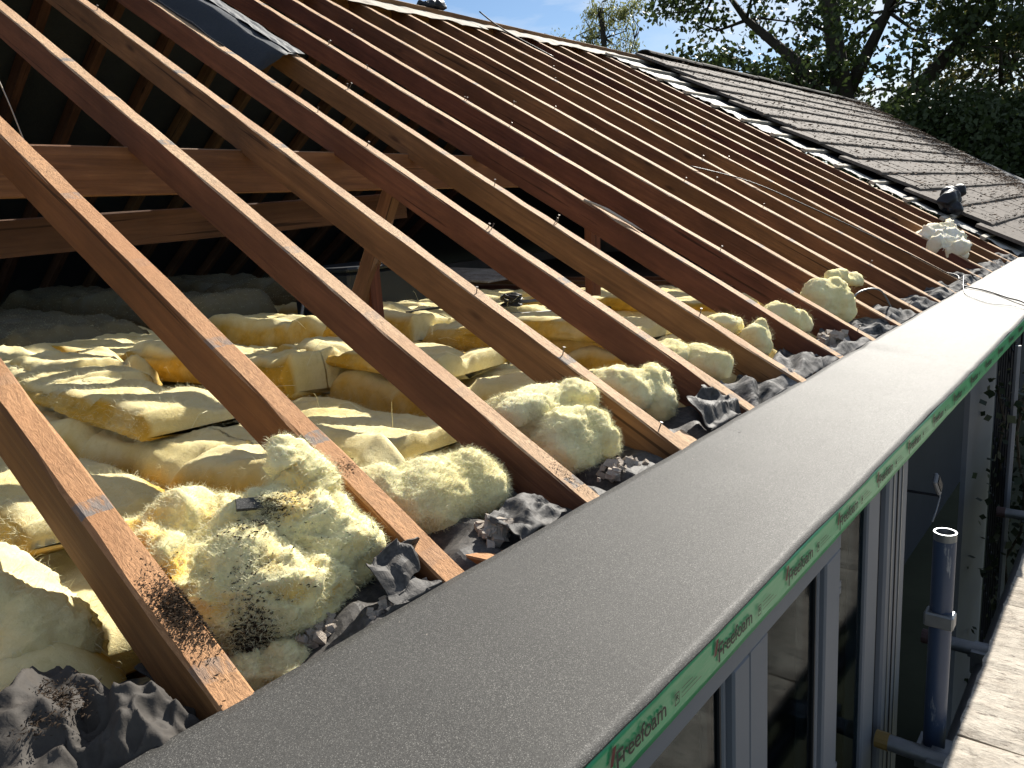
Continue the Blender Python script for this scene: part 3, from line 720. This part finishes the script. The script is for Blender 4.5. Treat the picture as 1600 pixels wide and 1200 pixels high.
# torn clumps at the eaves, one bay after the other
def ell(x, y, z, rx, ry, rz): return ((x, y, z), (rx, ry, rz))
hero = clump([ell(.20,.25,.035,.14,.16,.085), ell(.29,.22,.075,.085,.10,.085), ell(.335,.25,.135,.05,.055,.06), ell(.32,.275,.19,.026,.03,.035), ell(.085,.30,.06,.055,.09,.075), ell(.20,.37,.075,.14,.07,.06), ell(.24,.165,-.01,.10,.05,.05), ell(.14,.17,-.02,.055,.05,.045), ell(.345,.185,.03,.04,.06,.06)],
      'large torn pale yellow insulation clump between the two nearest rafters', seed=3, vox=.0045, fib=60000, fl=.012, a1=.030, a2=.014, a3=.0045, cutf=.75)
soil = []
for v in hero.data.vertices:
    p = v.co; q = p*1.
    d1 = ((p.x-.125)/.032)**2 + ((p.y-.12)/.05)**2 + ((p.z+.01)/.05)**2; d2 = ((p.x-.165)/.022)**2 + ((p.y-.15)/.05)**2 + ((p.z-.05)/.05)**2; d3 = ((p.x-.235)/.05)**2 + ((p.y-.215)/.02)**2 + ((p.z-.14)/.03)**2
    soil.append(min(1, math.exp(-d1)*1.2 + .75*math.exp(-d2) + .9*math.exp(-d3)))
at = hero.data.attributes.new('soil', 'FLOAT', 'POINT'); at.data.foreach_set('value', soil)
clump([ell(.62,.25,.035,.13,.085,.075), ell(.70,.22,.04,.07,.07,.07), ell(.53,.30,.05,.06,.08,.06)], 'pale insulation roll end between second and third rafters', seed=5, vox=.006, fib=26000, fl=.013, a1=.014, a2=.006)
clump([ell(1.02,.20,.045,.09,.08,.075), ell(1.07,.17,.05,.05,.06,.06), ell(1.0,.34,.09,.05,.09,.06)], 'fluffy torn insulation lump near the feet of third and fourth rafters', seed=7, vox=.006, fib=24000, fl=.013, a2=.010)
clump([ell(1.05,.31,.11,.13,.07,.05), ell(1.14,.26,.115,.06,.06,.05)], 'folded flap of insulation draped behind the fluffy lump by fourth rafter', seed=8, vox=.007, fib=8000, fl=.012)
clump([ell(1.42,.30,.075,.10,.10,.06), ell(1.50,.25,.075,.06,.05,.065), ell(1.47,.22,.03,.05,.05,.06)], 'torn insulation clump hanging between fourth and fifth rafters', seed=11, vox=.008, fib=8000, fl=.012)
clump([ell(1.85,.25,.075,.06,.08,.055), ell(1.80,.36,.10,.07,.07,.04)], 'squarish insulation tuft between fifth and sixth rafters', seed=13, vox=.009, fib=4000, fl=.014)
clump([ell(2.25,.25,.085,.05,.05,.06), ell(2.27,.24,.12,.025,.03,.04)], 'small upright insulation tuft between sixth and seventh rafters', seed=15, vox=.009, fib=900)
clump([ell(2.25,.37,.13,.05,.07,.045)], 'pale pointed insulation tuft above the small upright tuft', seed=16, vox=.009, fib=600)
clump([ell(2.65,.32,.10,.07,.09,.06), ell(2.70,.26,.09,.05,.05,.05)], 'rounded insulation tuft between seventh and eighth rafters', seed=17, vox=.011, fib=800)
clump([ell(3.05,.28,.11,.10,.10,.10), ell(3.10,.24,.16,.06,.06,.05), ell(3.06,.18,.09,.05,.04,.07), ell(3.15,.27,.21,.03,.03,.03)], 'big pale ball of insulation between eighth and ninth rafters', seed=19, vox=.011, fib=900, a1=.02, a2=.01, ma=M_wool2)
clump([ell(3.45,.27,.17,.08,.04,.03), ell(3.36,.30,.20,.04,.03,.03)], 'thin insulation strip lying behind the big pale ball', seed=20, vox=.011, fib=200, a1=.012, a2=.008)
clump([ell(5.8,.36,.20,.22,.12,.09), ell(5.95,.33,.28,.05,.04,.06), ell(5.72,.25,.15,.12,.08,.08), ell(6.1,.34,.20,.16,.03,.03)], 'white fluffy insulation rag resting on rafters near the tiled edge', seed=22, vox=.018, ma=M_woolw, fib=600, fl=.04, a1=.05, a2=.03)
clump([ell(.115,.125,-.045,.05,.035,.028), ell(.155,.10,-.04,.04,.035,.026)], 'small yellow insulation scrap at the foot of the nearest rafter', seed=25, vox=.005, fib=7000, fl=.009, a1=.012, a2=.01)
clump([ell(1.58,1.0,.05,.09,.1,.06)], 'loose wool lump among quilts behind third rafter', seed=27, vox=.01, fib=500, ma=M_wool)
clump([ell(-.12,.52,.02,.12,.16,.10), ell(-.07,.42,-.02,.10,.12,.10)], 'sagging insulation lump in shade left of the nearest rafter', seed=29, vox=.008, fib=2000, ma=M_wool)
def sheet_lump(blobs, label, seed, ma, vox=.012, a1=.03, name='crumpled_plastic', cat='plastic', a2=.012):
    return clump(blobs, label, cat, seed, vox, ma, 0, a1=a1, a2=a2, a3=.0008, group=None, name=name)
q_ = roof(7.08, .70, .12)
sheet_lump([((q_.x, q_.y, q_.z), (.20, .07, .07)), ((q_.x+.22, q_.y+.02, q_.z+.07), (.14, .05, .05)), ((q_.x-.08, q_.y-.05, q_.z-.06), (.10, .06, .05)), ((q_.x+.36, q_.y, q_.z+.09), (.05, .04, .045))], 'crumpled black plastic lying on the tile roof edge', 41, M_black, .014, .05)
sheet_lump([((4.5, RY+.03, RZ+.07), (.12, .05, .03)), ((4.62, RY+.03, RZ+.09), (.07, .05, .045))], 'small black crumpled plastic lump on top of the ridge', 42, M_black, .012, .03)
# rockwool-like grey pads torn in the eaves felt
M_mortar = simple('mortar', (.36, .31, .26), .95, .1, .45, 60, .8)
def mortar(cx, cy, cz, lx, ly, lz, nb, label, seed):
    r = random.Random(seed); mb = MB()
    for k in range(nb*3):
        sz = r.uniform(.12, .42)*lz*(1.2 if k < 6 else .75) + .0015
        M_ = Matrix.Translation((cx+r.gauss(0, lx*.5), cy+r.gauss(0, ly*.5), cz+r.uniform(-.5, .45)*lz)) @ Euler((r.uniform(0, 3), r.uniform(0, 3), r.uniform(0, 3))).to_matrix().to_4x4()
        V = [M_ @ Vector((sx*sz*r.uniform(.55, 1.2), sy*sz*r.uniform(.5, 1.), sz_*sz*r.uniform(.35, .8))) for sz_ in (-1, 1) for (sx, sy) in ((-1,-1),(1,-1),(1,1),(-1,1))]
        mb.add(V, [(0,3,2,1),(4,5,6,7),(0,1,5,4),(1,2,6,5),(2,3,7,6),(3,0,4,7)])
    tag(mb.build('mortar_lump', M_mortar), label, 'mortar', 'mortar lumps at the eaves')
mortar(.225, .085, -.022, .05, .012, .022, 26, 'pale crumbly mortar fillet on torn felt below the large clump', 31)
mortar(.32, .035, -.002, .05, .010, .020, 26, 'crumbly mortar lump lying against the felt edge below second rafter', 32)
mortar(.60, .075, .0, .03, .022, .035, 24, 'mortar covered lump just beyond the second rafter foot', 33)
mortar(1.03, .065, -.005, .06, .03, .03, 26, 'mortar crust on the dark felt beyond the third rafter foot', 34)
mortar(2.60, .10, .03, .06, .04, .05, 24, 'pale crust on white sheet beyond the seventh rafter foot', 35)

# torn eaves felt in every bay
bays = ['left of the nearest rafter'] + [f'in the bay after the {o} rafter' for o in ordn] + [f'in the {q} bay before the tiles' for q in ('fifth', 'fourth', 'third', 'second', 'last')]
for k in range(-1, 17):
    big = k < 1
    x = k*SP + .225
    shiny = k >= 4
    crumple('torn_eaves_felt', (x, .07 if k >= 0 else .10, (-.06 if k < 4 else -.03) if k >= 0 else -.085), (.42, .30 if k < 4 else .24, .15 if k < 4 else .15), M_sarkshiny if shiny else M_sark,
            'crumpled ' + ('black and white plastic' if shiny else 'dark torn felt') + ' at the eaves ' + bays[k+1], 'torn felt', 50+k*7, (.12, 0, random.uniform(-.4, .4)), 44, .5 if k < 4 else .62, 3.0 if k < 4 else 3.6, 'torn felt along the eaves')
def felt_fold(cx, cy, cz, wx, wy, hz, label, seed, n=60, rz=0.):
    V = []; F = []; c_, s__ = math.cos(rz), math.sin(rz)
    for j in range(n+1):
        for i in range(n+1):
            u_, v_ = i/n*2-1, j/n*2-1; rr = min(1.4, math.hypot(u_, v_))
            rag = 1 + .10*noise.noise((math.atan2(v_, u_)*1.5, seed, 1)) + .04*noise.noise((math.atan2(v_, u_)*6, seed, 2))
            q = Vector((u_*1.3, v_*1.3, seed))
            z = hz*(1-rr**2.2*.8) + hz*.55*(.5-abs(noise.noise(q*1.2))*1.6) + hz*.16*(.5-abs(noise.noise(q*3.1))*2) + .0012*noise.noise(q*14)
            x, y = u_*wx*rag, v_*wy*rag
            V.append((cx+x*c_-y*s__, cy+x*s__+y*c_, cz+z))
    for j in range(n):
        for i in range(n): a0 = j*(n+1)+i; F.append((a0, a0+1, a0+n+2, a0+n+1))
    o = obj('torn_eaves_felt', mesh('torn_eaves_felt', V, F, True), M_sarkfold); m_ = o.modifiers.new('thickness', 'SOLIDIFY'); m_.thickness = .003
    return tag(o, label, 'torn felt', 'torn felt along the eaves')
felt_fold(-.165, .165, -.03, .13, .13, .075, 'large smooth grey felt fold at the bottom left corner', 3.3, rz=.4)
felt_fold(-.085, .075, -.05, .085, .075, .085, 'rounded grey felt fold between the large fold and the nearest rafter foot', 8.1, rz=-.3)
crumple('torn_eaves_felt', (.34, .05, .0), (.13, .13, .16), M_sark, 'upright twisted grey felt scrap beside second rafter foot', 'torn felt', 77, (.9, .3, .3), 34, .5, 2.6, 'torn felt along the eaves')
crumple('torn_eaves_felt', (1.48, .06, .01), (.22, .14, .12), M_sark, 'pointed grey felt scrap beside fourth rafter foot', 'torn felt', 79, (.5, .0, .2), 34, .6, 2.6, 'torn felt along the eaves')
crumple('torn_eaves_felt', (.66, .05, .0), (.15, .10, .07), M_sark, 'folded grey felt scrap beyond second rafter foot', 'torn felt', 81, (.3, .0, .2), 34, .5, 2.4, 'torn felt along the eaves')
# brick end, timber blocks
tag(MB().box((-.045, -.03, -.02), (.045, .03, .02)).build('brick', M_brick, bevel=.005, loc=(.135, .165, -.045), rot=(.1, .1, .5)), 'broken red brick end beside the nearest rafter foot', 'brick')
tag(MB().box((-.03, -.035, -.02), (.03, .035, .02)).build('timber_block', M_dirty, bevel=.003, loc=(.535, .055, -.03), rot=(.1, .1, .3)), 'short sawn timber block beside second rafter foot', 'block')
for k in range(1, 12):
    if k in (3, 5, 6, 8): tag(MB().box((-.028, -.04, -.014), (.028, .04, .014)).build('timber_block', M_raft, bevel=.003, loc=(k*SP+.085, .03, -.012), rot=(PITCH, .05, .1)), f'split timber offcut nailed beside the {ordn[k]} rafter foot', 'block')

# dark crumbs: moss and debris
P = [roof(min(.052, max(.008, .036+random.gauss(0, .014))), .155+random.gauss(0, .026)*(1 if k % 3 else 1.6), random.uniform(0, .005)) for k in range(2600)]
tag(crumbs('moss_debris', P, .0021, M_moss, None, .6, 5, 2.2), 'heap of dark moss crumbs on top of the nearest rafter', 'debris', None, 'stuff')
P = []
for k in range(900):
    u_ = random.gauss(0, .05); P.append((.17+u_*.9, .17+random.gauss(0, .05), .115+random.gauss(0, .012)-.35*abs(u_)))
P = []
import mathutils
from mathutils.bvhtree import BVHTree
bvh = BVHTree.FromPolygons([v.co for v in hero.data.vertices], [p.vertices for p in hero.data.polygons])
cpos = Vector(cam.location)
def on_hero(gx, gy, gz, sd, cnt):
    for k in range(cnt):
        q = Vector((gx+random.gauss(0, sd[0]), gy+random.gauss(0, sd[1]), gz+random.gauss(0, sd[2])))
        h = bvh.find_nearest(q)
        if h[0] is not None: P.append(h[0] + h[1]*.001)
on_hero(.12, .12, -.01, (.012, .014, .025), 3200); on_hero(.15, .14, .04, (.011, .014, .028), 1500); on_hero(.23, .20, .15, (.04, .02, .01), 900); on_hero(.2, .15, .1, (.07, .05, .05), 380)
tag(crumbs('moss_debris', P, .0019, M_moss, None, .7, 6, 2.4), 'dark crumbs scattered over the large torn insulation clump', 'debris', None, 'stuff')
P = [(-.14+random.gauss(0, .022), .13+random.gauss(0, .025), .046+random.gauss(0, .004)) for k in range(1200)]
tag(crumbs('moss_debris', P, .002, M_moss, None, .7, 8, 2.5), 'dark crumbs on the felt fold at the bottom left', 'debris', None, 'stuff')
P = [roof(.425+random.gauss(0, .012), .30+random.gauss(0, .014), .003) for k in range(120)] + [roof(.83+random.gauss(0, .008), .08+random.gauss(0, .03), .003) for k in range(120)]
tag(crumbs('moss_debris', P, .0018, M_moss, None, .6, 9, 2.), 'thin dark crumbs on second and third rafter tops', 'debris', None, 'stuff')
P = [(random.uniform(.1, 4.5), random.uniform(FY+.02, -.01), .006) for k in range(45)] + [(random.uniform(.1, 5), -abs(random.gauss(0, .03)), .006) for k in range(90)]
tag(crumbs('felt_grit', P, .0022, M_mortar, None, .5, 12, 1.3), 'loose pale grit scattered on the grey felt strip', 'grit', None, 'stuff')
# slate like scrap on the hero clump
h = bvh.find_nearest(Vector((.21, .24, .16)))
tag(MB().box((-.028, -.012, -.003), (.028, .012, .003)).build('felt_scrap', M_felt, bevel=.001, loc=h[0]+Vector((0, 0, .002)), rot=(.5, .1, -.5)), 'small dark grey felt scrap on the large torn clump', 'scrap')
# splinter on a rafter, straw wisps
sp = MB()
for k in range(5): sp.tube([roof(2.42, 1.24-.02*k, .004+.003*k), roof(2.43+.003*k, 1.12-.03*k, .016-.001*k), roof(2.455, .99-.012*k, .010)], [.004, .006, .001], 5)
tag(sp.build('splinter', M_paper), 'pale splintered strip lifting off the seventh rafter top', 'splinter')

# ------------------------------------------------------------------ loft objects
tank = thing('water_tank', 'dark box shaped tank deep in the loft shade', 'tank', (3.05, 3.35, -.18))
MB().box((-.35, -.3, 0), (.35, .3, .48)).build('body', M_navy, tank, bevel=.02); MB().box((-.37, -.32, .481), (.37, .32, .51)).build('lid', M_navy, tank, bevel=.01)
MB().tube([(-.37, -.1, .35), (-.55, -.1, .35), (-.6, -.1, .2), (-.6, -.1, .02)], .012, 8).build('pipe', M_steel, tank, True)
tag(MB().box((-.45, -.6, 0), (.45, .6, .018)).build('loft_board', M_board, bevel=.003, loc=(4.75, 4.0, .09), rot=(.05, 0, .1)), 'dusty chipboard loft panel lying on the insulation behind fifth rafter', 'board')
reel = thing('cable_coil', 'tangled black cable coil on the insulation behind fifth rafter', 'cable', (2.85, 1.87, .09))
mb = MB(); pts = []
for k in range(140):
    a_ = k*.36; rr = .045+.014*math.sin(k*.7); pts.append((rr*math.cos(a_), rr*math.sin(a_), .02+.03*math.sin(k*.23)+.02))
mb.tube(pts, .006, 6); mb.build('coil', M_cable, reel, True)
MB().tube([(.04, 0, .02), (.14, -.06, .02), (.22, -.07, .01)], .009, 7).build('plug_lead', M_upvc, reel, True)
def cable(name, pts, r, label, ma=M_cable):
    P_ = [Vector(p) for p in pts]; out = []
    for i in range(len(P_)-1):
        a0, a1, a2, a3 = P_[max(i-1, 0)], P_[i], P_[i+1], P_[min(i+2, len(P_)-1)]
        for k in range(8):
            t_ = k/8; out.append(.5*((2*a1)+(a2-a0)*t_+(2*a0-5*a1+4*a2-a3)*t_**2+(3*a1-a0-3*a2+a3)*t_**3))
    out.append(P_[-1]); mb = MB(); mb.tube(out, r, 6)
    return tag(mb.build(name, ma, smooth=True), label, 'cable')
cable('cable', [(2.1, 1.9, .16), (2.25, 1.75, .17), (2.3, 1.45, .14), (2.55, 1.35, .12), (2.9, 1.2, .1)], .006, 'black cable looping over the ochre insulation near the strut')
cable('cable', [(3.0, 1.7, .11), (3.1, 1.3, .10), (3.3, 1.0, .09), (3.5, .8, .09)], .004, 'thin cable trailing from the black coil across the insulation')
cable('cable', [(5.4, .35, .04), (4.95, .10, .05), (4.74, .04, .016), (4.49, -.126, .009), (4.2, -.26, .009), (3.9, -.385, .008), (3.75, -.46, -.1), (3.7, -.5, -.5)], .0045, 'black cable lying across the felt strip at the far right')
cable('cable', [(4.95, .06, .05), (4.60, .0, .013), (4.33, -.06, .007), (4.08, -.16, .007), (3.95, -.234, .007), (3.82, -.37, .007), (3.7, -.46, -.06)], .0018, 'thin grey wire beside the black cable on the felt', M_steel)
cable('cable', [(3.2, .22, .04), (3.28, .2, .13), (3.42, .14, .13), (3.5, .1, .02)], .004, 'grey cable loop beside the big pale insulation ball', M_steel)
cable('cable', [roof(5.0, RL-.02, .10), roof(5.05, RL-.3, .05), roof(5.22, RL-.75, .012)], .006, 'dark rod leaning from the ridge over the rafters')
cable('cable', [roof(3.99, 1.58, .012), roof(4.42, 1.36, .012), roof(4.6, .98, .012), roof(4.75, .45, .01), roof(4.8, .12, .005), roof(4.78, .02, .01)], .0035, 'thin dark wire lying along the far rafters', M_cable)
cable('cable', [roof(.62, 2.55, .0), roof(.62, 2.3, -.12), roof(.63, 2.1, -.28)], .002, 'pale string hanging from a rafter at the top left', M_paper)
# straw and cobweb wisps on near parts
mb = MB()
r_ = random.Random(4)
for k in range(70):
    x = r_.uniform(.3, 3); y = r_.uniform(.5, 2.6); z = .06+r_.uniform(0, .12); d = Vector((r_.gauss(0,1), r_.gauss(0,1), r_.gauss(0,.5))).normalized()*r_.uniform(.03, .12)
    p = Vector((x, y, z)); mb.tube([p, p+d*.5+Vector((0,0,.012)), p+d], .0006, 3)
tag(mb.build('straw_wisps', M_fib), 'loose pale straw wisps scattered over the insulation', 'straw', None, 'stuff')

# ------------------------------------------------------------------ trellis and climber at the far right
trl = thing('wire_trellis', 'tall wire trellis with dark bars at the right edge below the fascia', 'trellis', (3.25, -.43, -2.4))
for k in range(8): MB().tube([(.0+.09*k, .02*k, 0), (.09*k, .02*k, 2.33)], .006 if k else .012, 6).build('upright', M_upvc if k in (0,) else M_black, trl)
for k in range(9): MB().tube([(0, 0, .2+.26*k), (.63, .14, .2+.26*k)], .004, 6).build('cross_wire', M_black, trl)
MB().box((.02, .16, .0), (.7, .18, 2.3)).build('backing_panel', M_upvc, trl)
def leaves(P, D, size, seed, asp=.55):
    r = np.random.default_rng(seed); P = np.asarray(P); n = len(P)
    a = r.normal(size=(n, 3)); a /= np.linalg.norm(a, axis=1)[:, None]
    if D is not None: a = .5*a + D; a /= np.linalg.norm(a, axis=1)[:, None]
    b_ = np.cross(a, r.normal(size=(n, 3))); b_ /= np.linalg.norm(b_, axis=1)[:, None]
    s = (size*r.uniform(.55, 1.35, n))[:, None]
    V = np.stack([P - a*s*.5, P + b_*s*asp*.5, P + a*s*.5, P - b_*s*asp*.5], 1).reshape(-1, 3)
    me = bpy.data.meshes.new('leaves'); me.vertices.add(4*n); me.vertices.foreach_set('co', V.ravel())
    me.loops.add(4*n); me.loops.foreach_set('vertex_index', np.arange(4*n, dtype=np.int32)); me.polygons.add(n)
    me.polygons.foreach_set('loop_start', np.arange(0, 4*n, 4, dtype=np.int32)); me.polygons.foreach_set('loop_total', np.full(n, 4, dtype=np.int32)); me.update(calc_edges=True); return me
cl = thing('climbing_plant', 'dark green climbing plant growing over the wire trellis', 'plant', (3.2, -.45, -2.4))
mb = MB(); P = []
for k in range(6):
    p = Vector((random.uniform(.05, .6), random.uniform(-.06, .05), 0)); pts = [p.copy()]
    for q in range(14):
        p = p + Vector((random.gauss(0, .05), random.gauss(0, .03), .15)); pts.append(p.copy())
        for l in range(16): P.append((p.x+random.gauss(0, .06), p.y+random.gauss(0, .05), p.z+random.gauss(0, .06)))
    mb.tube(pts, .006, 5)
mb.build('stem', M_bark, cl); obj('foliage', leaves(P, None, .038, 3, .8), M_ivy, cl)

# ------------------------------------------------------------------ trees
def tree(name, label, base, trunk_pts, tr, limbs, crown, nclus, per, lsize, ma, seed, clr=.9, asp=.6, droop=None, gaps=.0, group='trees behind the house'):
    r = np.random.default_rng(seed); root = thing(name, label, 'tree', base, group); B = np.array(base)
    mb = MB(); mb.tube(trunk_pts, [tr*(1-.55*i/(len(trunk_pts)-1)) for i in range(len(trunk_pts))], 10)
    for pts, rad in limbs: mb.tube(pts, [rad*(1-.8*i/(len(pts)-1)) for i in range(len(pts))], 7)
    c = np.array(crown[0]); rad = np.array(crown[1]); cs = []
    while len(cs) < nclus:
        d = r.normal(size=3); d /= np.linalg.norm(d); q = c + d*rad*(r.uniform(.25, 1)**.45)*(1+.18*noise.noise(Vector(d*2.3)+Vector((seed, 0, 0))))
        if noise.noise(Vector(q*.42)+Vector((seed*2., 0, 0))) < gaps-.35: continue
        cs.append(q)
    allp = [Vector(p) for ps, _ in limbs for p in ps[1:]] + [Vector(p) for p in trunk_pts[len(trunk_pts)//2:]]
    for q in cs[::2]:
        v = Vector(q); near = min(allp, key=lambda a: (a-v).length); mid = (near+v)*.5 + Vector(r.normal(size=3)*.25)
        mb.tube([near, mid, v], [.055*tr/.4, .035*tr/.4, .012*tr/.4], 5)
    mb.build('trunk', M_bark, root, True)
    P = []
    for q in cs:
        k = int(per*r.uniform(.5, 1.4)); g = r.normal(size=(k, 3))*clr*r.uniform(.55, 1.15)*np.array((1, 1, .62)); P.append(q+g)
    P = np.concatenate(P); D = None
    if droop is not None: D = np.tile(np.array(droop), (len(P), 1))
    obj('crown', leaves(P, D, lsize, seed, asp), ma, root)
    return root
tree('oak_tree', 'large dark backlit oak with spreading limbs behind the tiled roof', (27, 7.2, -2.4),
     [(0,0,0), (.1,0,2), (0,.1,4), (-.1,.15,5.8), (-.3,.5,8), (-.2,.9,11)], .48,
     [([(0,.1,4.6), (1,-1.6,6.0), (1.4,-3.4,8.0), (1.5,-4.2,9.5)], .34), ([(0,.1,5.2), (-.3,1.8,7.5), (-.2,3.4,9.0), (0,4.5,10.5)], .26), ([(0,.2,6), (.5,-.9,8.5), (.6,-1.2,11.5)], .24), ([(-.1,.1,5.4), (-.4,1.2,6.2), (-.2,3.2,6.6), (0,5.0,6.8)], .2), ([(.6,-1.0,5.5), (.8,-2.6,5.6), (.9,-4,5.9)], .16)],
     ((0, .6, 9.0), (4.2, 5.6, 5.2)), 280, 76, .22, M_oak, 5, .46, .62, gaps=.34)
tree('broadleaf_tree', 'olive brown tree at the top right corner beside the oak', (33, 1.0, -2.4),
     [(0,0,0), (.1,.1,3), (0,0,6), (.2,.1,9)], .35, [([(0,0,3.5), (.5,1.5,5.5), (.6,2.6,7)], .2), ([(0,0,4), (.3,-1.8,6), (.2,-3,8)], .2), ([(0,0,2.5), (.3,1.8,3.6), (.2,3,4.5)], .15)],
     ((0, .3, 6.4), (4, 5.2, 6.2)), 300, 84, .24, M_olive, 8, .52, .6, gaps=.26)
tree('broadleaf_tree', 'dense green tree low behind the right verge of the tiles', (24.5, 3.4, -2.4),
     [(0,0,0), (.1,.1,2), (0,0,4)], .25, [([(0,0,1.8), (.3,1.4,3.2)], .14), ([(0,0,2), (.2,-1.4,3.6)], .14)],
     ((0, .2, 3.0), (2.4, 2.6, 2.6)), 170, 170, .17, M_oak, 11, .5, .6, gaps=.02)
tree('broadleaf_tree', 'dark shrubby tree at the right edge below the olive tree', (22.5, -.6, -2.4),
     [(0,0,0), (.1,.1,2), (0,0,3.4)], .22, [([(0,0,1.6), (.3,1.2,2.8)], .12), ([(0,0,1.8), (.2,-1.2,3)], .12)],
     ((0, .5, 2.0), (2.2, 2.8, 2.6)), 170, 170, .16, M_oak, 14, .5, .6, gaps=.0)
tree('broadleaf_tree', 'dark round tree behind the ridge left part of the oak', (31, 11.2, -2.4),
     [(0,0,0), (.1,.1,3), (0,0,5)], .3, [([(0,0,2.8), (.3,1.4,4.6)], .15), ([(0,0,3), (.2,-1.6,5)], .15)],
     ((0, 0, 5.2), (3, 2.6, 3.2)), 80, 120, .2, M_oak, 17, .45, .6, gaps=.2)
tree('willow_tree', 'small sparse pale willow against the sky beyond the ridge', (26.9, 16.2, -2.4),
     [(0,0,0), (.05,.1,4), (0,0,7.5), (0,.3,10.6)], .2, [([(0,0,6.5), (.2,.7,8.8), (.2,.9,10)], .07), ([(0,0,6.5), (-.2,-.9,8.2), (-.2,-1.3,9.2)], .07), ([(0,0,6.8), (0,.1,9.5), (0,.2,10.8)], .07)],
     ((0, -.2, 9.5), (.9, 1.5, 1.5)), 75, 60, .17, M_willow, 20, .22, .3, droop=(0, 0, -.5), gaps=.1)
tree('willow_tree', 'wispy pale sapling top barely showing above the ridge', (26.2, 18.6, -2.4),
     [(0,0,0), (.05,.1,4), (0,0,7.5), (0,.2,9.8)], .12, [([(0,0,7), (.1,.5,9.0)], .04), ([(0,0,7), (0,-.5,8.9)], .04)],
     ((0, -.1, 9.4), (.6, .8, .8)), 22, 40, .14, M_willow, 22, .2, .3, droop=(0, 0, -.5), gaps=.1)
